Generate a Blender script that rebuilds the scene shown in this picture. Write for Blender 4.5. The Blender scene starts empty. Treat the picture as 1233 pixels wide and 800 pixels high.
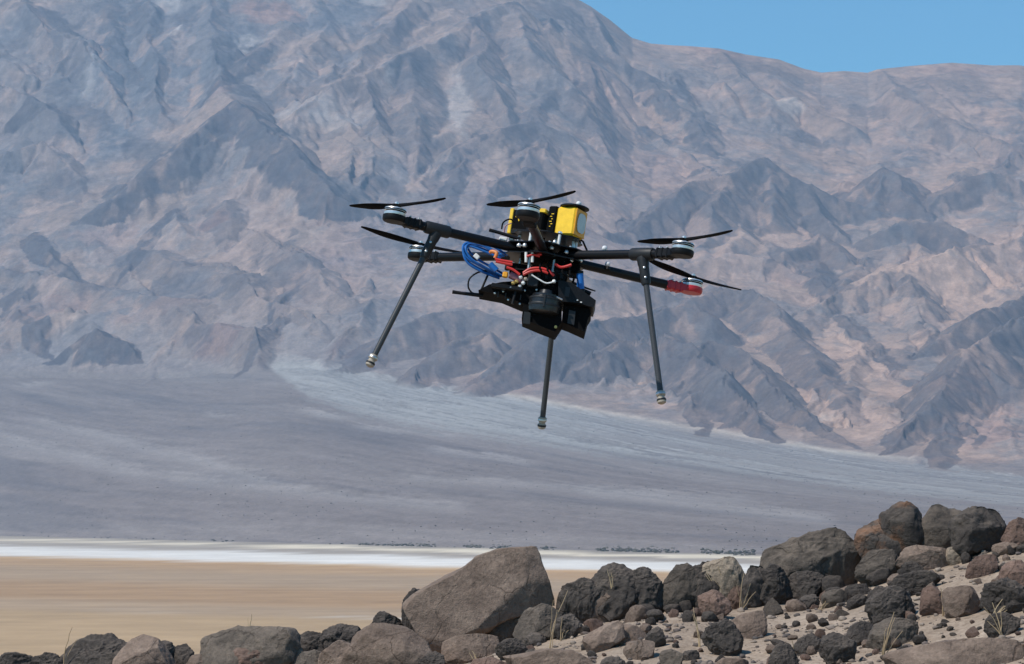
import bpy, math, random
import numpy as np
from mathutils import Vector, Matrix

R = math.radians
sc = bpy.context.scene
col = sc.collection

# ----------------------------------------------------------------- camera, sky, sun, exposure
F, CX, CY, HY = 3496.0, 616.5, 400.0, 615.0        # focal length in photo pixels, centre, eye level line
PITCH = math.atan((HY - CY) / F)
cam_d = bpy.data.cameras.new('camera')
cam = bpy.data.objects.new('camera', cam_d); col.objects.link(cam)
cam.location = (0, 0, 0)
cam.rotation_euler = (math.pi / 2 + PITCH, 0, 0)
cam_d.sensor_width = 36.0
cam_d.lens = 36.0 * F / 1233.0
cam_d.clip_start = 0.1
cam_d.clip_end = 60000
sc.camera = cam

SUN_EL, SUN_AZ = 55.0, -124.0                      # azimuth clockwise from +Y (the view); sun is up, left and behind the camera
world = bpy.data.worlds.new('World'); sc.world = world
world.use_nodes = True
wn = world.node_tree.nodes; wl = world.node_tree.links
bg = wn['Background']
sky = wn.new('ShaderNodeTexSky'); sky.sky_type = 'NISHITA'
sky.sun_disc = False
sky.sun_elevation = R(SUN_EL); sky.sun_rotation = R(SUN_AZ)
sky.altitude = 0; sky.air_density = 1.0; sky.dust_density = 0.0; sky.ozone_density = 7.5
tint = wn.new('ShaderNodeMix'); tint.data_type = 'RGBA'; tint.blend_type = 'MULTIPLY'; tint.inputs[0].default_value = 1.0
tint.inputs[7].default_value = (.68, 1.09, 1.10, 1)   # the camera's white balance renders this clear desert sky slightly cyan
wl.new(sky.outputs[0], tint.inputs[6]); wl.new(tint.outputs[2], bg.inputs[0]); bg.inputs[1].default_value = 0.115
sun_d = bpy.data.lights.new('sun', 'SUN'); sun_d.energy = 4.2; sun_d.angle = R(0.53); sun_d.color = (1.0, 0.95, 0.88)
sun = bpy.data.objects.new('sun', sun_d); col.objects.link(sun)
to_sun = Vector((math.sin(R(SUN_AZ)) * math.cos(R(SUN_EL)), math.cos(R(SUN_AZ)) * math.cos(R(SUN_EL)), math.sin(R(SUN_EL))))
sun.rotation_euler = to_sun.to_track_quat('Z', 'Y').to_euler()
sun.location = (-20, -20, 40)
sc.view_settings.view_transform = 'Standard'; sc.view_settings.look = 'None'
sc.view_settings.exposure = 0.12; sc.view_settings.gamma = 1.0
sc.view_settings.use_curve_mapping = False
sc.render.engine = 'CYCLES'
sc.cycles.max_bounces = 6
sc.cycles.volume_bounces = 0

# ----------------------------------------------------------------- helpers
def hash2(ix, iy, s):
    h = (ix.astype(np.int64) * 374761393 + iy.astype(np.int64) * 668265263 + s * 974711) & 0xffffffff
    h = ((h ^ (h >> 13)) * 1274126177) & 0xffffffff
    h = ((h ^ (h >> 16)) * 2246822519) & 0xffffffff
    return ((h ^ (h >> 15)) & 0xffffff) / float(0x1000000)

def perlin2(x, y, s=0):
    x0 = np.floor(x); y0 = np.floor(y); fx = x - x0; fy = y - y0
    u = fx * fx * fx * (fx * (fx * 6 - 15) + 10); v = fy * fy * fy * (fy * (fy * 6 - 15) + 10)
    def g(dx, dy):
        a = hash2(x0 + dx, y0 + dy, s) * 2 * np.pi
        return np.cos(a) * (fx - dx) + np.sin(a) * (fy - dy)
    n0 = g(0, 0) * (1 - u) + g(1, 0) * u
    n1 = g(0, 1) * (1 - u) + g(1, 1) * u
    return (n0 * (1 - v) + n1 * v) * 1.5

def fbm2(x, y, oct=4, s=0, gain=0.5, ridged=False):
    t = 0; a = 1.0
    for i in range(oct):
        n = perlin2(x, y, s + i * 17)
        t = t + a * ((1 - 2 * np.abs(n)) if ridged else n)
        a *= gain; x = x * 2.03 + 5.1; y = y * 2.03 - 3.7
    return t

def perlin3(p, s=0):
    p0 = np.floor(p); f = p - p0
    w = f * f * f * (f * (f * 6 - 15) + 10)
    out = 0
    for i in (0, 1):
        for j in (0, 1):
            for k in (0, 1):
                ix = p0[:, 0] + i; iy = p0[:, 1] + j; iz = p0[:, 2] + k
                h1 = hash2(ix * 1.0 + iz * 57, iy * 1.0 + iz * 131, s)
                h2 = hash2(ix * 1.0 + iz * 91 + 7, iy * 1.0 + iz * 37 + 3, s + 5)
                ct = h1 * 2 - 1; st = np.sqrt(1 - ct * ct); ph = h2 * 2 * np.pi
                d = st * np.cos(ph) * (f[:, 0] - i) + st * np.sin(ph) * (f[:, 1] - j) + ct * (f[:, 2] - k)
                ww = (w[:, 0] if i else 1 - w[:, 0]) * (w[:, 1] if j else 1 - w[:, 1]) * (w[:, 2] if k else 1 - w[:, 2])
                out = out + d * ww
    return out * 1.4

def fbm3(p, oct=4, s=0, gain=0.5):
    t = 0; a = 1.0
    for i in range(oct):
        t = t + a * perlin3(p, s + i * 13); a *= gain; p = p * 2.03 + 1.7
    return t

def sstep(a, b, x):
    t = np.clip((x - a) / (b - a), 0, 1)
    return t * t * (3 - 2 * t)

def mix(a, b, t):
    t = np.asarray(t)[..., None]
    return a * (1 - t) + np.asarray(b) * t

def tag(o, label=None, cat=None, group=None, kind=None):
    if label: o['label'] = label
    if cat: o['category'] = cat
    if group: o['group'] = group
    if kind: o['kind'] = kind
    return o

def mesh_obj(name, verts, faces, mat=None, parent=None, smooth=True, colors=None):
    me = bpy.data.meshes.new(name)
    if isinstance(verts, np.ndarray) and isinstance(faces, np.ndarray):
        nv, nf, k = len(verts), len(faces), faces.shape[1]
        me.vertices.add(nv); me.vertices.foreach_set('co', verts.astype(np.float32).ravel())
        me.loops.add(nf * k); me.loops.foreach_set('vertex_index', faces.astype(np.int32).ravel())
        me.polygons.add(nf)
        me.polygons.foreach_set('loop_start', np.arange(0, nf * k, k, dtype=np.int32))
        me.polygons.foreach_set('loop_total', np.full(nf, k, dtype=np.int32))
        me.update(calc_edges=True)
    else:
        me.from_pydata([tuple(v) for v in verts], [], [tuple(f) for f in faces])
    if smooth:
        me.polygons.foreach_set('use_smooth', np.ones(len(me.polygons), dtype=bool))
    if colors is not None:
        ca = me.color_attributes.new('geology', 'FLOAT_COLOR', 'POINT')
        c4 = np.ones((len(verts), 4), dtype=np.float32); c4[:, :3] = colors
        ca.data.foreach_set('color', c4.ravel())
    me.update()
    if mat: me.materials.append(mat)
    o = bpy.data.objects.new(name, me); col.objects.link(o)
    if parent: o.parent = parent
    return o

class NT:
    """small node-tree builder"""
    def __init__(self, name):
        self.m = bpy.data.materials.new(name); self.m.use_nodes = True
        self.t = self.m.node_tree; self.b = self.t.nodes['Principled BSDF']
    def n(self, kind, **kw):
        nd = self.t.nodes.new('ShaderNode' + kind)
        for k, v in kw.items():
            if k in nd.inputs.keys(): nd.inputs[k].default_value = v
            else: setattr(nd, k, v)
        return nd
    def l(self, a, b): self.t.links.new(a, b)
    def noise(self, vec, scale, detail=6, rough=0.6):
        nd = self.n('TexNoise'); nd.inputs['Scale'].default_value = scale
        nd.inputs['Detail'].default_value = detail; nd.inputs['Roughness'].default_value = rough
        if vec is not None: self.l(vec, nd.inputs['Vector'])
        return nd.outputs['Fac']
    def ramp(self, fac, stops):
        nd = self.n('ValToRGB'); e = nd.color_ramp.elements
        while len(e) < len(stops): e.new(0.5)
        for el, (p, c) in zip(e, stops):
            el.position = p; el.color = (*c, 1) if len(c) == 3 else c
        self.l(fac, nd.inputs[0]); return nd.outputs[0]
    def mixc(self, fac, a, b, mode='MIX'):
        nd = self.n('Mix', data_type='RGBA', blend_type=mode)
        for s, v in ((0, fac), (6, a), (7, b)):
            if hasattr(v, 'links'): self.l(v, nd.inputs[s])
            else: nd.inputs[s].default_value = v if s == 0 else (*v, 1)
        return nd.outputs[2]
    def math(self, op, a, b=0.0):
        nd = self.n('Math', operation=op)
        for s, v in ((0, a), (1, b)):
            if hasattr(v, 'links'): self.l(v, nd.inputs[s])
            else: nd.inputs[s].default_value = v
        return nd.outputs[0]
    def bump(self, height, strength, dist, prev=None):
        nd = self.n('Bump'); nd.inputs['Strength'].default_value = strength; nd.inputs['Distance'].default_value = dist
        self.l(height, nd.inputs['Height'])
        if prev is not None: self.l(prev, nd.inputs['Normal'])
        return nd.outputs[0]

# photo pixel <-> tangents of azimuth (x/y) and elevation (z/y) for the camera above
cp, sp = math.cos(PITCH), math.sin(PITCH)
def pix_ae(px, py):
    u = (np.asarray(px, float) - CX) / F; v = (CY - np.asarray(py, float)) / F
    w = cp - sp * v
    return u / w, (sp + cp * v) / w
def a_px(a): return CX + a * F * 1.0
def tab(pts, x):
    p = np.array(pts, float); return np.interp(x, p[:, 0], p[:, 1])

# ----------------------------------------------------------------- lake bed (flat playa, 70 m below the camera)
ZP = -70.0
TILT = 0.025                                        # the shore and the salt bands run slightly oblique to the view
def shore_Y(a):
    return -ZP * F / (30 + TILT * np.clip(CX + a * F, -350, 2600))
def playa():
    nr, nc = 420, 170
    ys = 1.0 / np.linspace(1 / 250.0, 1 / 14500.0, nr)
    ys = np.concatenate([[-400, -50], ys]); nr += 2
    xs = np.linspace(-1, 1, nc)
    Y = np.repeat(ys[:, None], nc, 1)
    X = xs[None, :] * 11200 * np.sign(xs[None, :]) * xs[None, :] + 0 * Y
    Yp = np.maximum(Y, 200)
    w = (-ZP - TILT * X) * F / Yp + HY - TILT * CX  # band coordinate: constant along lines parallel to the shore
    w = w + 1.2 * fbm2(X / 900, Y / 1400, 3, 5) + 1.5 * fbm2(X / 260, Y / 500, 3, 9) + .7 * fbm2(X / 90, Y / 160, 2, 19)
    tan = np.array((.47, .325, .19)); grey = np.array((.38, .305, .225)); brown = np.array((.38, .255, .15))
    white = np.array((.72, .685, .63)); cream = np.array((.70, .61, .47)); gtan = np.array((.36, .31, .26)); yel = np.array((.48, .365, .225))
    stops = [(640, gtan * .8), (647, gtan * .8), (649, cream), (651, cream), (652.5, gtan), (656, gtan), (658, white), (668, white), (670.5, tan * 1.08),
             (677, tan), (684, grey), (694, grey), (702, brown), (718, brown), (724, grey), (731, grey * 1.02), (737, yel * .93), (760, yel), (790, yel * .95), (900, tan)]
    ss = np.array([s for s, _ in stops]); cs = np.array([c for _, c in stops])
    C = np.stack([np.interp(w, ss, cs[:, i]) for i in range(3)], -1)
    C = mix(C, (.435, .325, .215), sstep(671, 675, w) * .4)
    C = np.where((w > 671)[..., None], C * np.array((.93, .865, .81)), C)
    st = fbm2(X / 1500 + 3, w / 3.0, 3, 21)         # thin evaporite streaks
    C = C * (1 + 0.08 * st[..., None])
    thin = np.exp(-((w - 732 + 1.5 * fbm2(X / 200, Y / 4000, 2, 31)) / 1.0) ** 2) * sstep(-.1, .5, perlin2(X / 160, Y / 3000, 77) + .2)
    C = mix(C, (.66, .62, .56), thin * .75)
    Z = np.full_like(X, ZP)
    V = np.stack([X, Y, Z], -1).reshape(-1, 3)
    idx = np.arange(nr * nc).reshape(nr, nc)
    Fc = np.stack([idx[:-1, :-1], idx[:-1, 1:], idx[1:, 1:], idx[1:, :-1]], -1).reshape(-1, 4)
    t = NT('playa_clay')
    at = t.n('Attribute', attribute_name='geology').outputs['Color']
    g = t.n('NewGeometry').outputs['Position']
    mp = t.n('Mapping'); t.l(g, mp.inputs[0]); mp.inputs['Scale'].default_value = (.002, .02, 1)
    n1 = t.noise(mp.outputs[0], 1.0, 8, .65)
    mq = t.n('Mapping'); t.l(g, mq.inputs[0]); mq.inputs['Scale'].default_value = (.012, .010, 1)
    n2 = t.noise(mq.outputs[0], 1.0, 9, .7)
    c = t.mixc(1.0, at, t.ramp(n1, [(.3, (.88, .87, .86)), (.7, (1.1, 1.09, 1.07))]), 'MULTIPLY')
    c = t.mixc(1.0, c, t.ramp(n2, [(.3, (.86, .85, .84)), (.7, (1.13, 1.12, 1.10))]), 'MULTIPLY')
    t.l(c, t.b.inputs['Base Color']); t.b.inputs['Roughness'].default_value = .95; t.b.inputs['Specular IOR Level'].default_value = .15
    o = mesh_obj('lake_bed', V, Fc, t.m, colors=C.reshape(-1, 3))
    tag(o, kind='structure')
playa()

# ----------------------------------------------------------------- alluvial fan and mountain range (one continuous terrain, two objects)
FAN_TOP = [(-260, 452), (0, 454), (200, 458), (300, 448), (335, 432), (360, 436), (420, 450), (500, 465), (600, 478), (800, 517), (1000, 548), (1100, 560), (1233, 575), (1500, 600)]
SKYLINE = [(-260, -60), (0, -100), (300, -90), (500, -50), (620, -28), (690, -4), (712, 8), (735, 24), (762, 46), (785, 53), (810, 55), (832, 56), (868, 59),
           (900, 66), (940, 72), (970, 83), (992, 88), (1020, 86), (1048, 88), (1060, 84), (1100, 80), (1150, 76), (1200, 79), (1233, 79), (1300, 92), (1500, 120)]
def e0_of(a): return pix_ae(CX, sum(tab(FAN_TOP, a_px(a) + k) for k in range(-70, 71, 14)) / 11)[1]
def e1_of(a): return pix_ae(CX, tab(SKYLINE, a_px(a)))[1]
def Y0_of(a): return np.interp(a_px(a), [-260, 0, 1233, 1500], [14000, 13400, 9800, 9200])
def Y1_of(a): return np.interp(a_px(a), [-260, 600, 1000, 1500], [18600, 18600, 19000, 19400])

def base_z(a, Y):
    e0, e1, Y0, Y1, Ys = e0_of(a), e1_of(a), Y0_of(a), Y1_of(a), shore_Y(a)
    t = np.clip((Y - Ys) / (Y0 - Ys), 0, None)
    fan = ZP - 0.5 + (e0 * Y0 - ZP) * t ** 1.12
    s = np.clip((Y - Y0) / (Y1 - Y0), 0, 1)
    m = (e0 + (e1 - e0) * s) * Y
    return np.where(Y > Y0, m, fan)

def inv_base(px, py):
    a, e = pix_ae(px, py); a = float(a); e = float(e)
    ys = np.linspace(float(shore_Y(np.array(a))), float(Y1_of(a)), 3000)
    ee = base_z(np.full_like(ys, a), ys) / ys
    Y = float(np.interp(e, np.maximum.accumulate(ee), ys))
    return a * Y, Y

# ridges: points (photo x, photo y, rise in px above the general slope), flank steepness, share of dark caprock, cap width in m
RIDGES = [
 ([(275,122,48),(252,148,44),(232,166,42),(196,194,38),(160,222,30),(120,248,18),(86,272,4)], .8, 1.0, 120),
 ([(298,140,36),(262,170,30),(225,206,22),(190,238,8)], .8, .9, 75),
 ([(275,122,48),(305,138,48),(330,160,46),(352,182,42),(380,210,34),(410,237,24),(452,264,5)], .8, 1.0, 125),
 ([(275,122,34),(262,80,20),(250,20,20),(240,-60,10)], .6, .1, 150),
 ([(30,0,20),(62,38,24),(100,48,24),(118,80,20),(140,120,14),(152,150,6)], .8, .0, 150),
 ([(0,108,22),(30,115,26),(62,140,22),(85,178,10)], .8, .25, 120),
 ([(0,190,18),(50,178,20),(95,215,10)], .8, .3, 120),
 ([(175,0,14),(182,50,14),(186,120,16),(205,160,4)], .9, .4, 80),
 ([(340,160,16),(395,105,24),(445,92,26),(500,62,26),(560,30,24),(620,5,16)], .6, .0, 150),
 ([(420,90,18),(455,45,18),(500,0,12)], .6, .2, 150),
 ([(440,92,26),(455,140,20),(470,170,12),(480,200,4)], .7, .3, 110),
 ([(500,70,26),(505,120,24),(500,160,20),(490,200,8)], .7, .6, 150),
 ([(575,30,22),(580,80,26),(600,120,16),(620,160,6)], .7, .5, 140),
 ([(620,10,20),(640,60,28),(690,100,24),(720,150,14),(740,200,6)], .6, .2, 150),
 ([(598,235,6),(620,212,18),(642,204,22),(662,216,18),(688,240,5)], .7, .95, 120),
 ([(520,210,4),(545,180,14),(590,160,20),(640,150,20),(690,170,12),(720,205,4)], .6, .2, 150),
 ([(712,10,10),(740,60,14),(790,100,18),(830,130,14),(870,170,6)], .55, .2, 150),
 ([(870,60,6),(890,95,14),(930,120,20),(985,130,16),(1030,165,8)], .55, .25, 150),
 ([(920,135,12),(965,120,20),(1010,150,14),(1050,175,5)], .6, .05, 150),
 ([(1060,85,4),(1090,120,18),(1140,140,22),(1190,160,16),(1240,190,10)], .55, .3, 180),
 ([(735,282,6),(770,258,20),(800,242,30),(840,224,38),(878,210,46),(905,194,52),(922,187,55),(940,198,50),(965,214,42),(1000,232,30),(1040,246,16),(1075,256,6)], .72, .9, 230),
 ([(880,212,44),(865,248,30),(850,280,14),(840,300,3)], .75, .9, 160),
 ([(922,187,55),(935,230,34),(925,262,16),(915,285,3)], .75, .75, 140),
 ([(965,214,42),(985,250,26),(1010,280,14),(1030,300,3)], .75, .7, 150),
 ([(1010,250,6),(1035,222,26),(1062,204,34),(1082,214,30),(1100,238,20),(1118,258,6)], .72, .9, 190),
 ([(1062,204,34),(1055,235,20),(1045,260,6)], .72, .8, 130),
 ([(1110,262,4),(1140,235,16),(1165,215,26),(1195,212,28),(1240,222,20)], .65, .7, 150),
 ([(1040,300,6),(1085,272,22),(1130,270,26),(1165,282,18),(1200,300,6)], .65, .85, 190),
 ([(960,385,4),(1000,360,18),(1040,340,28),(1085,322,34),(1130,306,38),(1180,298,36),(1245,288,34)], .6, .0, 200),
 ([(1085,322,34),(1095,350,26),(1110,382,14),(1125,410,4)], .65, .0, 130),
 ([(1000,348,6),(1022,356,12),(1040,378,4)], .8, .8, 90),
 ([(1090,352,14),(1110,355,20),(1128,372,6)], .8, .8, 90),
 ([(1070,545,3),(1085,520,16),(1110,488,30),(1140,455,42),(1165,428,50),(1200,400,58),(1245,372,64)], .75, .9, 330),
 ([(1100,430,6),(1135,405,22),(1175,385,32),(1245,345,40)], .7, .9, 230),
 ([(930,330,4),(960,300,14),(985,285,18),(1012,300,16),(1035,325,5)], .7, .8, 120),
 ([(800,330,3),(840,312,14),(880,305,20),(930,312,18),(975,335,8)], .6, .1, 150),
 ([(790,385,8),(830,362,22),(870,348,30),(905,352,32),(935,374,30),(955,400,26),(975,430,20),(1000,462,14),(1030,500,6)], .7, .85, 170),
 ([(690,450,12),(725,425,30),(760,408,40),(800,402,44),(830,415,42),(860,445,36),(890,480,26),(920,512,12),(945,532,3)], .75, .95, 330),
 ([(830,415,42),(862,408,38),(900,425,34),(930,455,26),(965,490,18),(1000,520,8),(1030,540,2)], .75, .9, 220),
 ([(560,470,8),(600,435,26),(640,412,38),(690,395,44),(740,380,44),(800,372,40),(850,380,34)], .7, .85, 300),
 ([(405,446,3),(440,420,18),(475,395,30),(520,375,36),(570,368,36),(620,380,30)], .7, .75, 260),
 ([(480,465,4),(505,440,18),(545,415,28),(590,400,30)], .7, .8, 200),
 ([(600,300,4),(650,330,14),(700,340,20),(760,345,22),(800,352,14)], .55, .45, 160),
 ([(52,437,2),(80,420,13),(104,403,25),(117,394,35),(134,405,25),(152,421,13),(172,435,2)], .85, 1.0, 95),
 ([(205,372,10),(240,385,22),(270,392,26),(296,404,24),(315,424,14),(330,444,2)], .75, .45, 150),
 ([(0,330,10),(60,340,16),(130,352,18),(200,362,18),(260,375,10)], .5, .3, 200),
 ([(120,290,6),(180,302,14),(240,318,16),(300,345,14),(350,378,10),(390,410,3)], .5, .45, 180),
 ([(300,270,6),(340,300,14),(380,330,16),(420,365,12),(450,390,4)], .5, .4, 160),
 ([(0,405,8),(40,390,16),(80,375,18),(130,385,12),(180,405,4)], .55, .0, 200),
]
# patches of other rock: photo x, y, half width, half height, kind, weight   (placed on the ground they lie on)
PATCH = [
 (60,100,110,130,'slate',.55),(200,60,110,90,'slate',.75),(140,200,90,70,'slate',.4),(330,30,90,40,'slate',.5),(190,140,60,50,'slate',.5),
 (322,16,48,14,'red',.75),(230,125,10,22,'tan',.8),(270,128,14,16,'pink',.7),(110,100,9,26,'pale',.25),(198,8,22,12,'pale',.4),(207,47,5,9,'pale',.5),
 (300,55,20,12,'pale',.35),(455,8,22,6,'pale',.4),(420,35,60,25,'slate',.6),(560,8,90,14,'dark',.45),(650,25,40,12,'slate',.5),
 (420,130,80,30,'tan',.5),(500,48,60,18,'tan',.45),(575,70,28,30,'tan',.55),(475,115,8,16,'pale',.5),(548,130,14,40,'pale',.45),(400,150,60,14,'pale',.3),
 (500,115,28,24,'dark',.65),(575,55,7,22,'dark',.7),(605,70,16,12,'dark',.5),(290,205,80,45,'grey',.6),(300,255,110,40,'tan',.45),(285,180,16,22,'pink',.4),(205,165,26,10,'tan',.6),(160,205,40,10,'tan',.6),(120,240,40,10,'tan',.5),
 (255,272,18,5,'red',.85),(115,288,50,12,'pink',.45),(60,350,60,16,'slate',.4),(70,352,24,6,'tan',.5),(60,385,60,12,'red',.6),(50,375,16,5,'red',.5),(180,390,60,8,'red',.35),
 (135,378,14,4,'red',.6),(265,425,34,15,'red',.65),(120,432,38,18,'sand',.75),(20,470,14,4,'pale',.6),
 (700,40,60,24,'grey',.5),(800,90,80,30,'grey',.35),(680,20,30,20,'dark',.3),(730,110,60,24,'pink',.3),(828,122,14,8,'dark',.7),(900,80,60,14,'dark',.4),(860,62,60,6,'red',.3),
 (945,138,26,10,'pale',.7),(1150,110,80,24,'dark',.3),(1150,84,60,6,'red',.25),(975,170,34,8,'dark',.65),(1040,110,50,20,'grey',.4),(1100,180,90,14,'tan',.4),
 (700,250,60,28,'tan',.35),(780,200,60,30,'pink',.4),(760,215,30,16,'tan',.35),(640,235,30,14,'tan',.5),(690,160,50,28,'grey',.35),(650,120,60,24,'slate',.35),
 (900,290,70,22,'sand',.55),(900,330,60,12,'sand',.4),(1120,340,100,34,'sand',.6),(1040,430,44,44,'sand',.6),(1150,440,24,14,'sand',.4),(990,410,30,28,'sand',.5),
 (930,415,22,18,'sand',.55),(1030,510,40,30,'sand',.6),(1190,330,60,24,'tan',.5),(1180,520,56,30,'pink',.65),(1195,490,36,16,'pink',.45),(1070,240,140,10,'tan',.3),
 (1180,250,40,10,'tan',.4),(855,436,10,7,'pale',.6),(970,500,40,5,'pale',.45),(870,475,60,40,'slate',.3),(500,350,110,30,'grey',.3),(425,425,26,10,'pink',.55),
 (600,470,70,12,'pink',.5),(540,462,40,8,'pink',.4),(520,425,60,10,'pink',.35),(400,330,70,40,'pink',.3),(420,290,60,30,'pink',.3),(960,340,40,12,'pink',.3),
 (820,280,40,18,'tan',.35),(720,310,70,24,'pink',.35),(1215,300,40,40,'tan',.35),(560,240,50,40,'pink',.3),(500,260,70,30,'grey',.3)]
ROCKC = {'tan': (.405, .285, .218), 'sand': (.43, .315, .245), 'grey': (.225, .195, .18), 'slate': (.165, .165, .17), 'dark': (.10, .092, .095),
         'red': (.36, .225, .175), 'pink': (.375, .255, .208), 'pale': (.56, .49, .42)}

def erosion(px, py, dx, dy, seed):
    """directional gully noise: cosine stripes along the fall line, blended from jittered cells"""
    ix = np.floor(px); iy = np.floor(py); fx = px - ix; fy = py - iy
    f = 2 * np.pi; h = 0; gx = 0; gy = 0; wt = 0
    for i in (-2, -1, 0, 1):
        for j in (-2, -1, 0, 1):
            ox = (hash2(ix - i, iy - j, seed) - .5); oy = (hash2(ix - i, iy - j, seed + 3) - .5)
            qx = fx + i - .5 - ox * .9; qy = fy + j - .5 - oy * .9
            w = np.exp(-(qx * qx + qy * qy) * 2.0); m = qx * dx + qy * dy
            h = h + np.cos(m * f) * w; s_ = np.sin(m * f) * w
            gx = gx - s_ * dx; gy = gy - s_ * dy; wt = wt + w
    return h / wt, gx / wt, gy / wt

def terrain():
    A = np.concatenate([np.linspace(-.50, -.20, 130)[:-1], np.linspace(-.20, .20, 840), np.linspace(.20, .50, 130)[1:]]); nc = len(A)
    q_f = np.linspace(0, 1, 170)[:-1]; q_m = np.linspace(0, 1, 640)
    Ys, Y0, Y1 = shore_Y(A), Y0_of(A), Y1_of(A)
    rows = [Ys + (Y0 - Ys) * q for q in q_f] + [Y0 + (Y1 - Y0) * q for q in q_m] + [Y1 + 2500 * q for q in np.linspace(0, 1, 10)[1:] ** 1.5]
    Y = np.array(rows); a = np.repeat(A[None, :], len(Y), 0); X = a * Y
    nr = len(Y)
    bz = base_z(a, Y)
    over = np.clip(Y - Y1, 0, None); bz = bz - over * .45 * sstep(0, 500, over)
    s = (Y - Y0) / (Y1 - Y0)
    # warped coordinates so that no ridge runs straight
    wx = X + 42 * fbm2(X / 420, Y / 420, 4, 101, .55); wy = Y + 42 * fbm2(X / 420, Y / 420, 4, 202, .55)
    relief = np.zeros_like(X); cap = np.zeros_like(X)
    jit = fbm2(X / 350, Y / 350, 4, 303); nJ = fbm2(X / 70, Y / 70, 3, 313)
    def tent(P, k, dark, cw, sm=8.0):
        lo = P[:, :2].min(0) - 500; hi = P[:, :2].max(0) + 500
        al = min(lo[0] / lo[1], lo[0] / hi[1]); ah = max(hi[0] / lo[1], hi[0] / hi[1])
        c0 = max(0, int(np.searchsorted(A, al)) - 1); c1 = min(nc, int(np.searchsorted(A, ah)) + 2)
        if c1 - c0 < 2: return
        yy = Y[:, c0:c1]; r_ = np.nonzero((yy.max(1) > lo[1]) & (yy.min(1) < hi[1]))[0]
        if len(r_) < 2: return
        w = (slice(r_[0], r_[-1] + 1), slice(c0, c1))
        sx = wx[w]; sy = wy[w]; best = np.full(sx.shape, -1e9); bd = np.full(sx.shape, 1e9)
        for p, q in zip(P[:-1], P[1:]):
            d = q[:2] - p[:2]; L2 = (d ** 2).sum() + 1e-6
            t = np.clip(((sx - p[0]) * d[0] + (sy - p[1]) * d[1]) / L2, 0, 1)
            dist = np.hypot(sx - p[0] - t * d[0], sy - p[1] - t * d[1])
            hh = p[2] + (q[2] - p[2]) * t
            v = hh - k * (np.sqrt(dist ** 2 + 12 ** 2) - 12)
            up = v > best; best = np.where(up, v, best); bd = np.where(up, dist - hh * .15, bd)
        r0 = relief[w]; m = np.maximum(r0, best); mn = np.minimum(r0, best)
        relief[w] = m + np.where(best > -40, sm * np.log1p(np.exp((mn - m) / sm)), 0)
        if dark > 0:
            cap[w] = np.maximum(cap[w], dark * sstep(cw * 1.0, cw * .8, bd + 70 * jit[w] + 22 * nJ[w]) * (best > 2))
    rr = random.Random(77)
    fall = np.array((.0, -1.0))                      # the range front drops towards the camera
    def ridge(P, k, dark, cw, spurs=True):
        tent(P, k, dark, cw)
        if not spurs: return
        side = 1; acc = rr.uniform(40, 120)
        for p, q in zip(P[:-1], P[1:]):
            d = q[:2] - p[:2]; L_ = float(np.hypot(*d)); u = d / (L_ + 1e-6); pos = acc
            while pos < L_:
                f_ = pos / L_; c = p + (q - p) * f_; h = c[2]
                if h > 45:
                    nrm = np.array((-u[1], u[0])) * side
                    dr = nrm * .8 + fall * .75 + u * rr.uniform(-.2, .45); dr /= np.hypot(*dr)
                    D_ = h / k * rr.uniform(1.1, 1.9); h0 = h * rr.uniform(.86, .96)
                    mid = c[:2] + dr * D_ * .5 + nrm * rr.uniform(-.08, .08) * D_
                    tent(np.array([(*c[:2], h0), (*mid, h0 * rr.uniform(.48, .6)), (*(c[:2] + dr * D_), 2.0)]), k * rr.uniform(1.0, 1.35), dark * rr.uniform(.3, 1.0) if cw >= 190 else 0, cw * rr.uniform(.3, .6), 5.0)
                side = -side; pos += rr.uniform(110, 230)
            acc = pos - L_
    for (pts, k, dark, cw) in RIDGES:
        P = []
        for (px, py, dpx) in pts:
            x, y = inv_base(px, py + dpx); P.append((x, y, dpx / F * y))
        ridge(np.array(P), k, dark, cw, k != .85)
    for n_ in range(260):                            # lesser ridges running down the range front, also beyond the frame
        px = rr.uniform(-120, 1350) if n_ < 130 else rr.choice((rr.uniform(-1150, -120), rr.uniform(1350, 2400))); top = float(tab(SKYLINE, px)); bot = float(tab(FAN_TOP, px)); py = rr.uniform(max(top, -30) + 25, bot - 40)
        ang = R(rr.choice((-1, 1)) * rr.uniform(12, 58)); ln = rr.uniform(45, 130); h = rr.uniform(7, 19); P = []
        for t in (0, .33, .66, 1.0):
            dp = h * (1 - t) ** .8 * (.35 + .65 * min(1, t * 6 + .3)) + 1
            x, y = inv_base(px + math.sin(ang) * ln * t + rr.uniform(-3, 3), py + math.cos(ang) * ln * t + dp); P.append((x, y, dp / F * y))
        ridge(np.array(P), rr.uniform(.4, .6), rr.choice((0, 0, 0, .6, .9)), rr.uniform(50, 120), h > 12)
    relief = np.maximum(relief - 12, 0)
    keep = np.maximum(sstep(-.05, .0, s), sstep(360, 320, a_px(a))); relief *= keep; cap *= keep
    tentm = relief.copy()
    mmask = sstep(-.005, .10, s)
    big = fbm2(X / 1500 + 7, Y / 1500, 5, 404, .5, True)
    hz = bz + relief + mmask * (26 * (big - .4)) * sstep(1.02, .9, s)
    # gullies that follow the fall line
    def grad(z):
        gr, gc = np.gradient(z)
        Yr, Yc = np.gradient(Y); Xr, Xc = np.gradient(X)
        J = Xc * Yr - Xr * Yc
        return (gc * Yr - gr * Yc) / J, (gr * Xc - gc * Xr) / J
    gx, gy = grad(hz)
    act = np.clip(mmask + sstep(3, 40, tentm), 0, 1) * sstep(1.0, .93, s)
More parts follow.
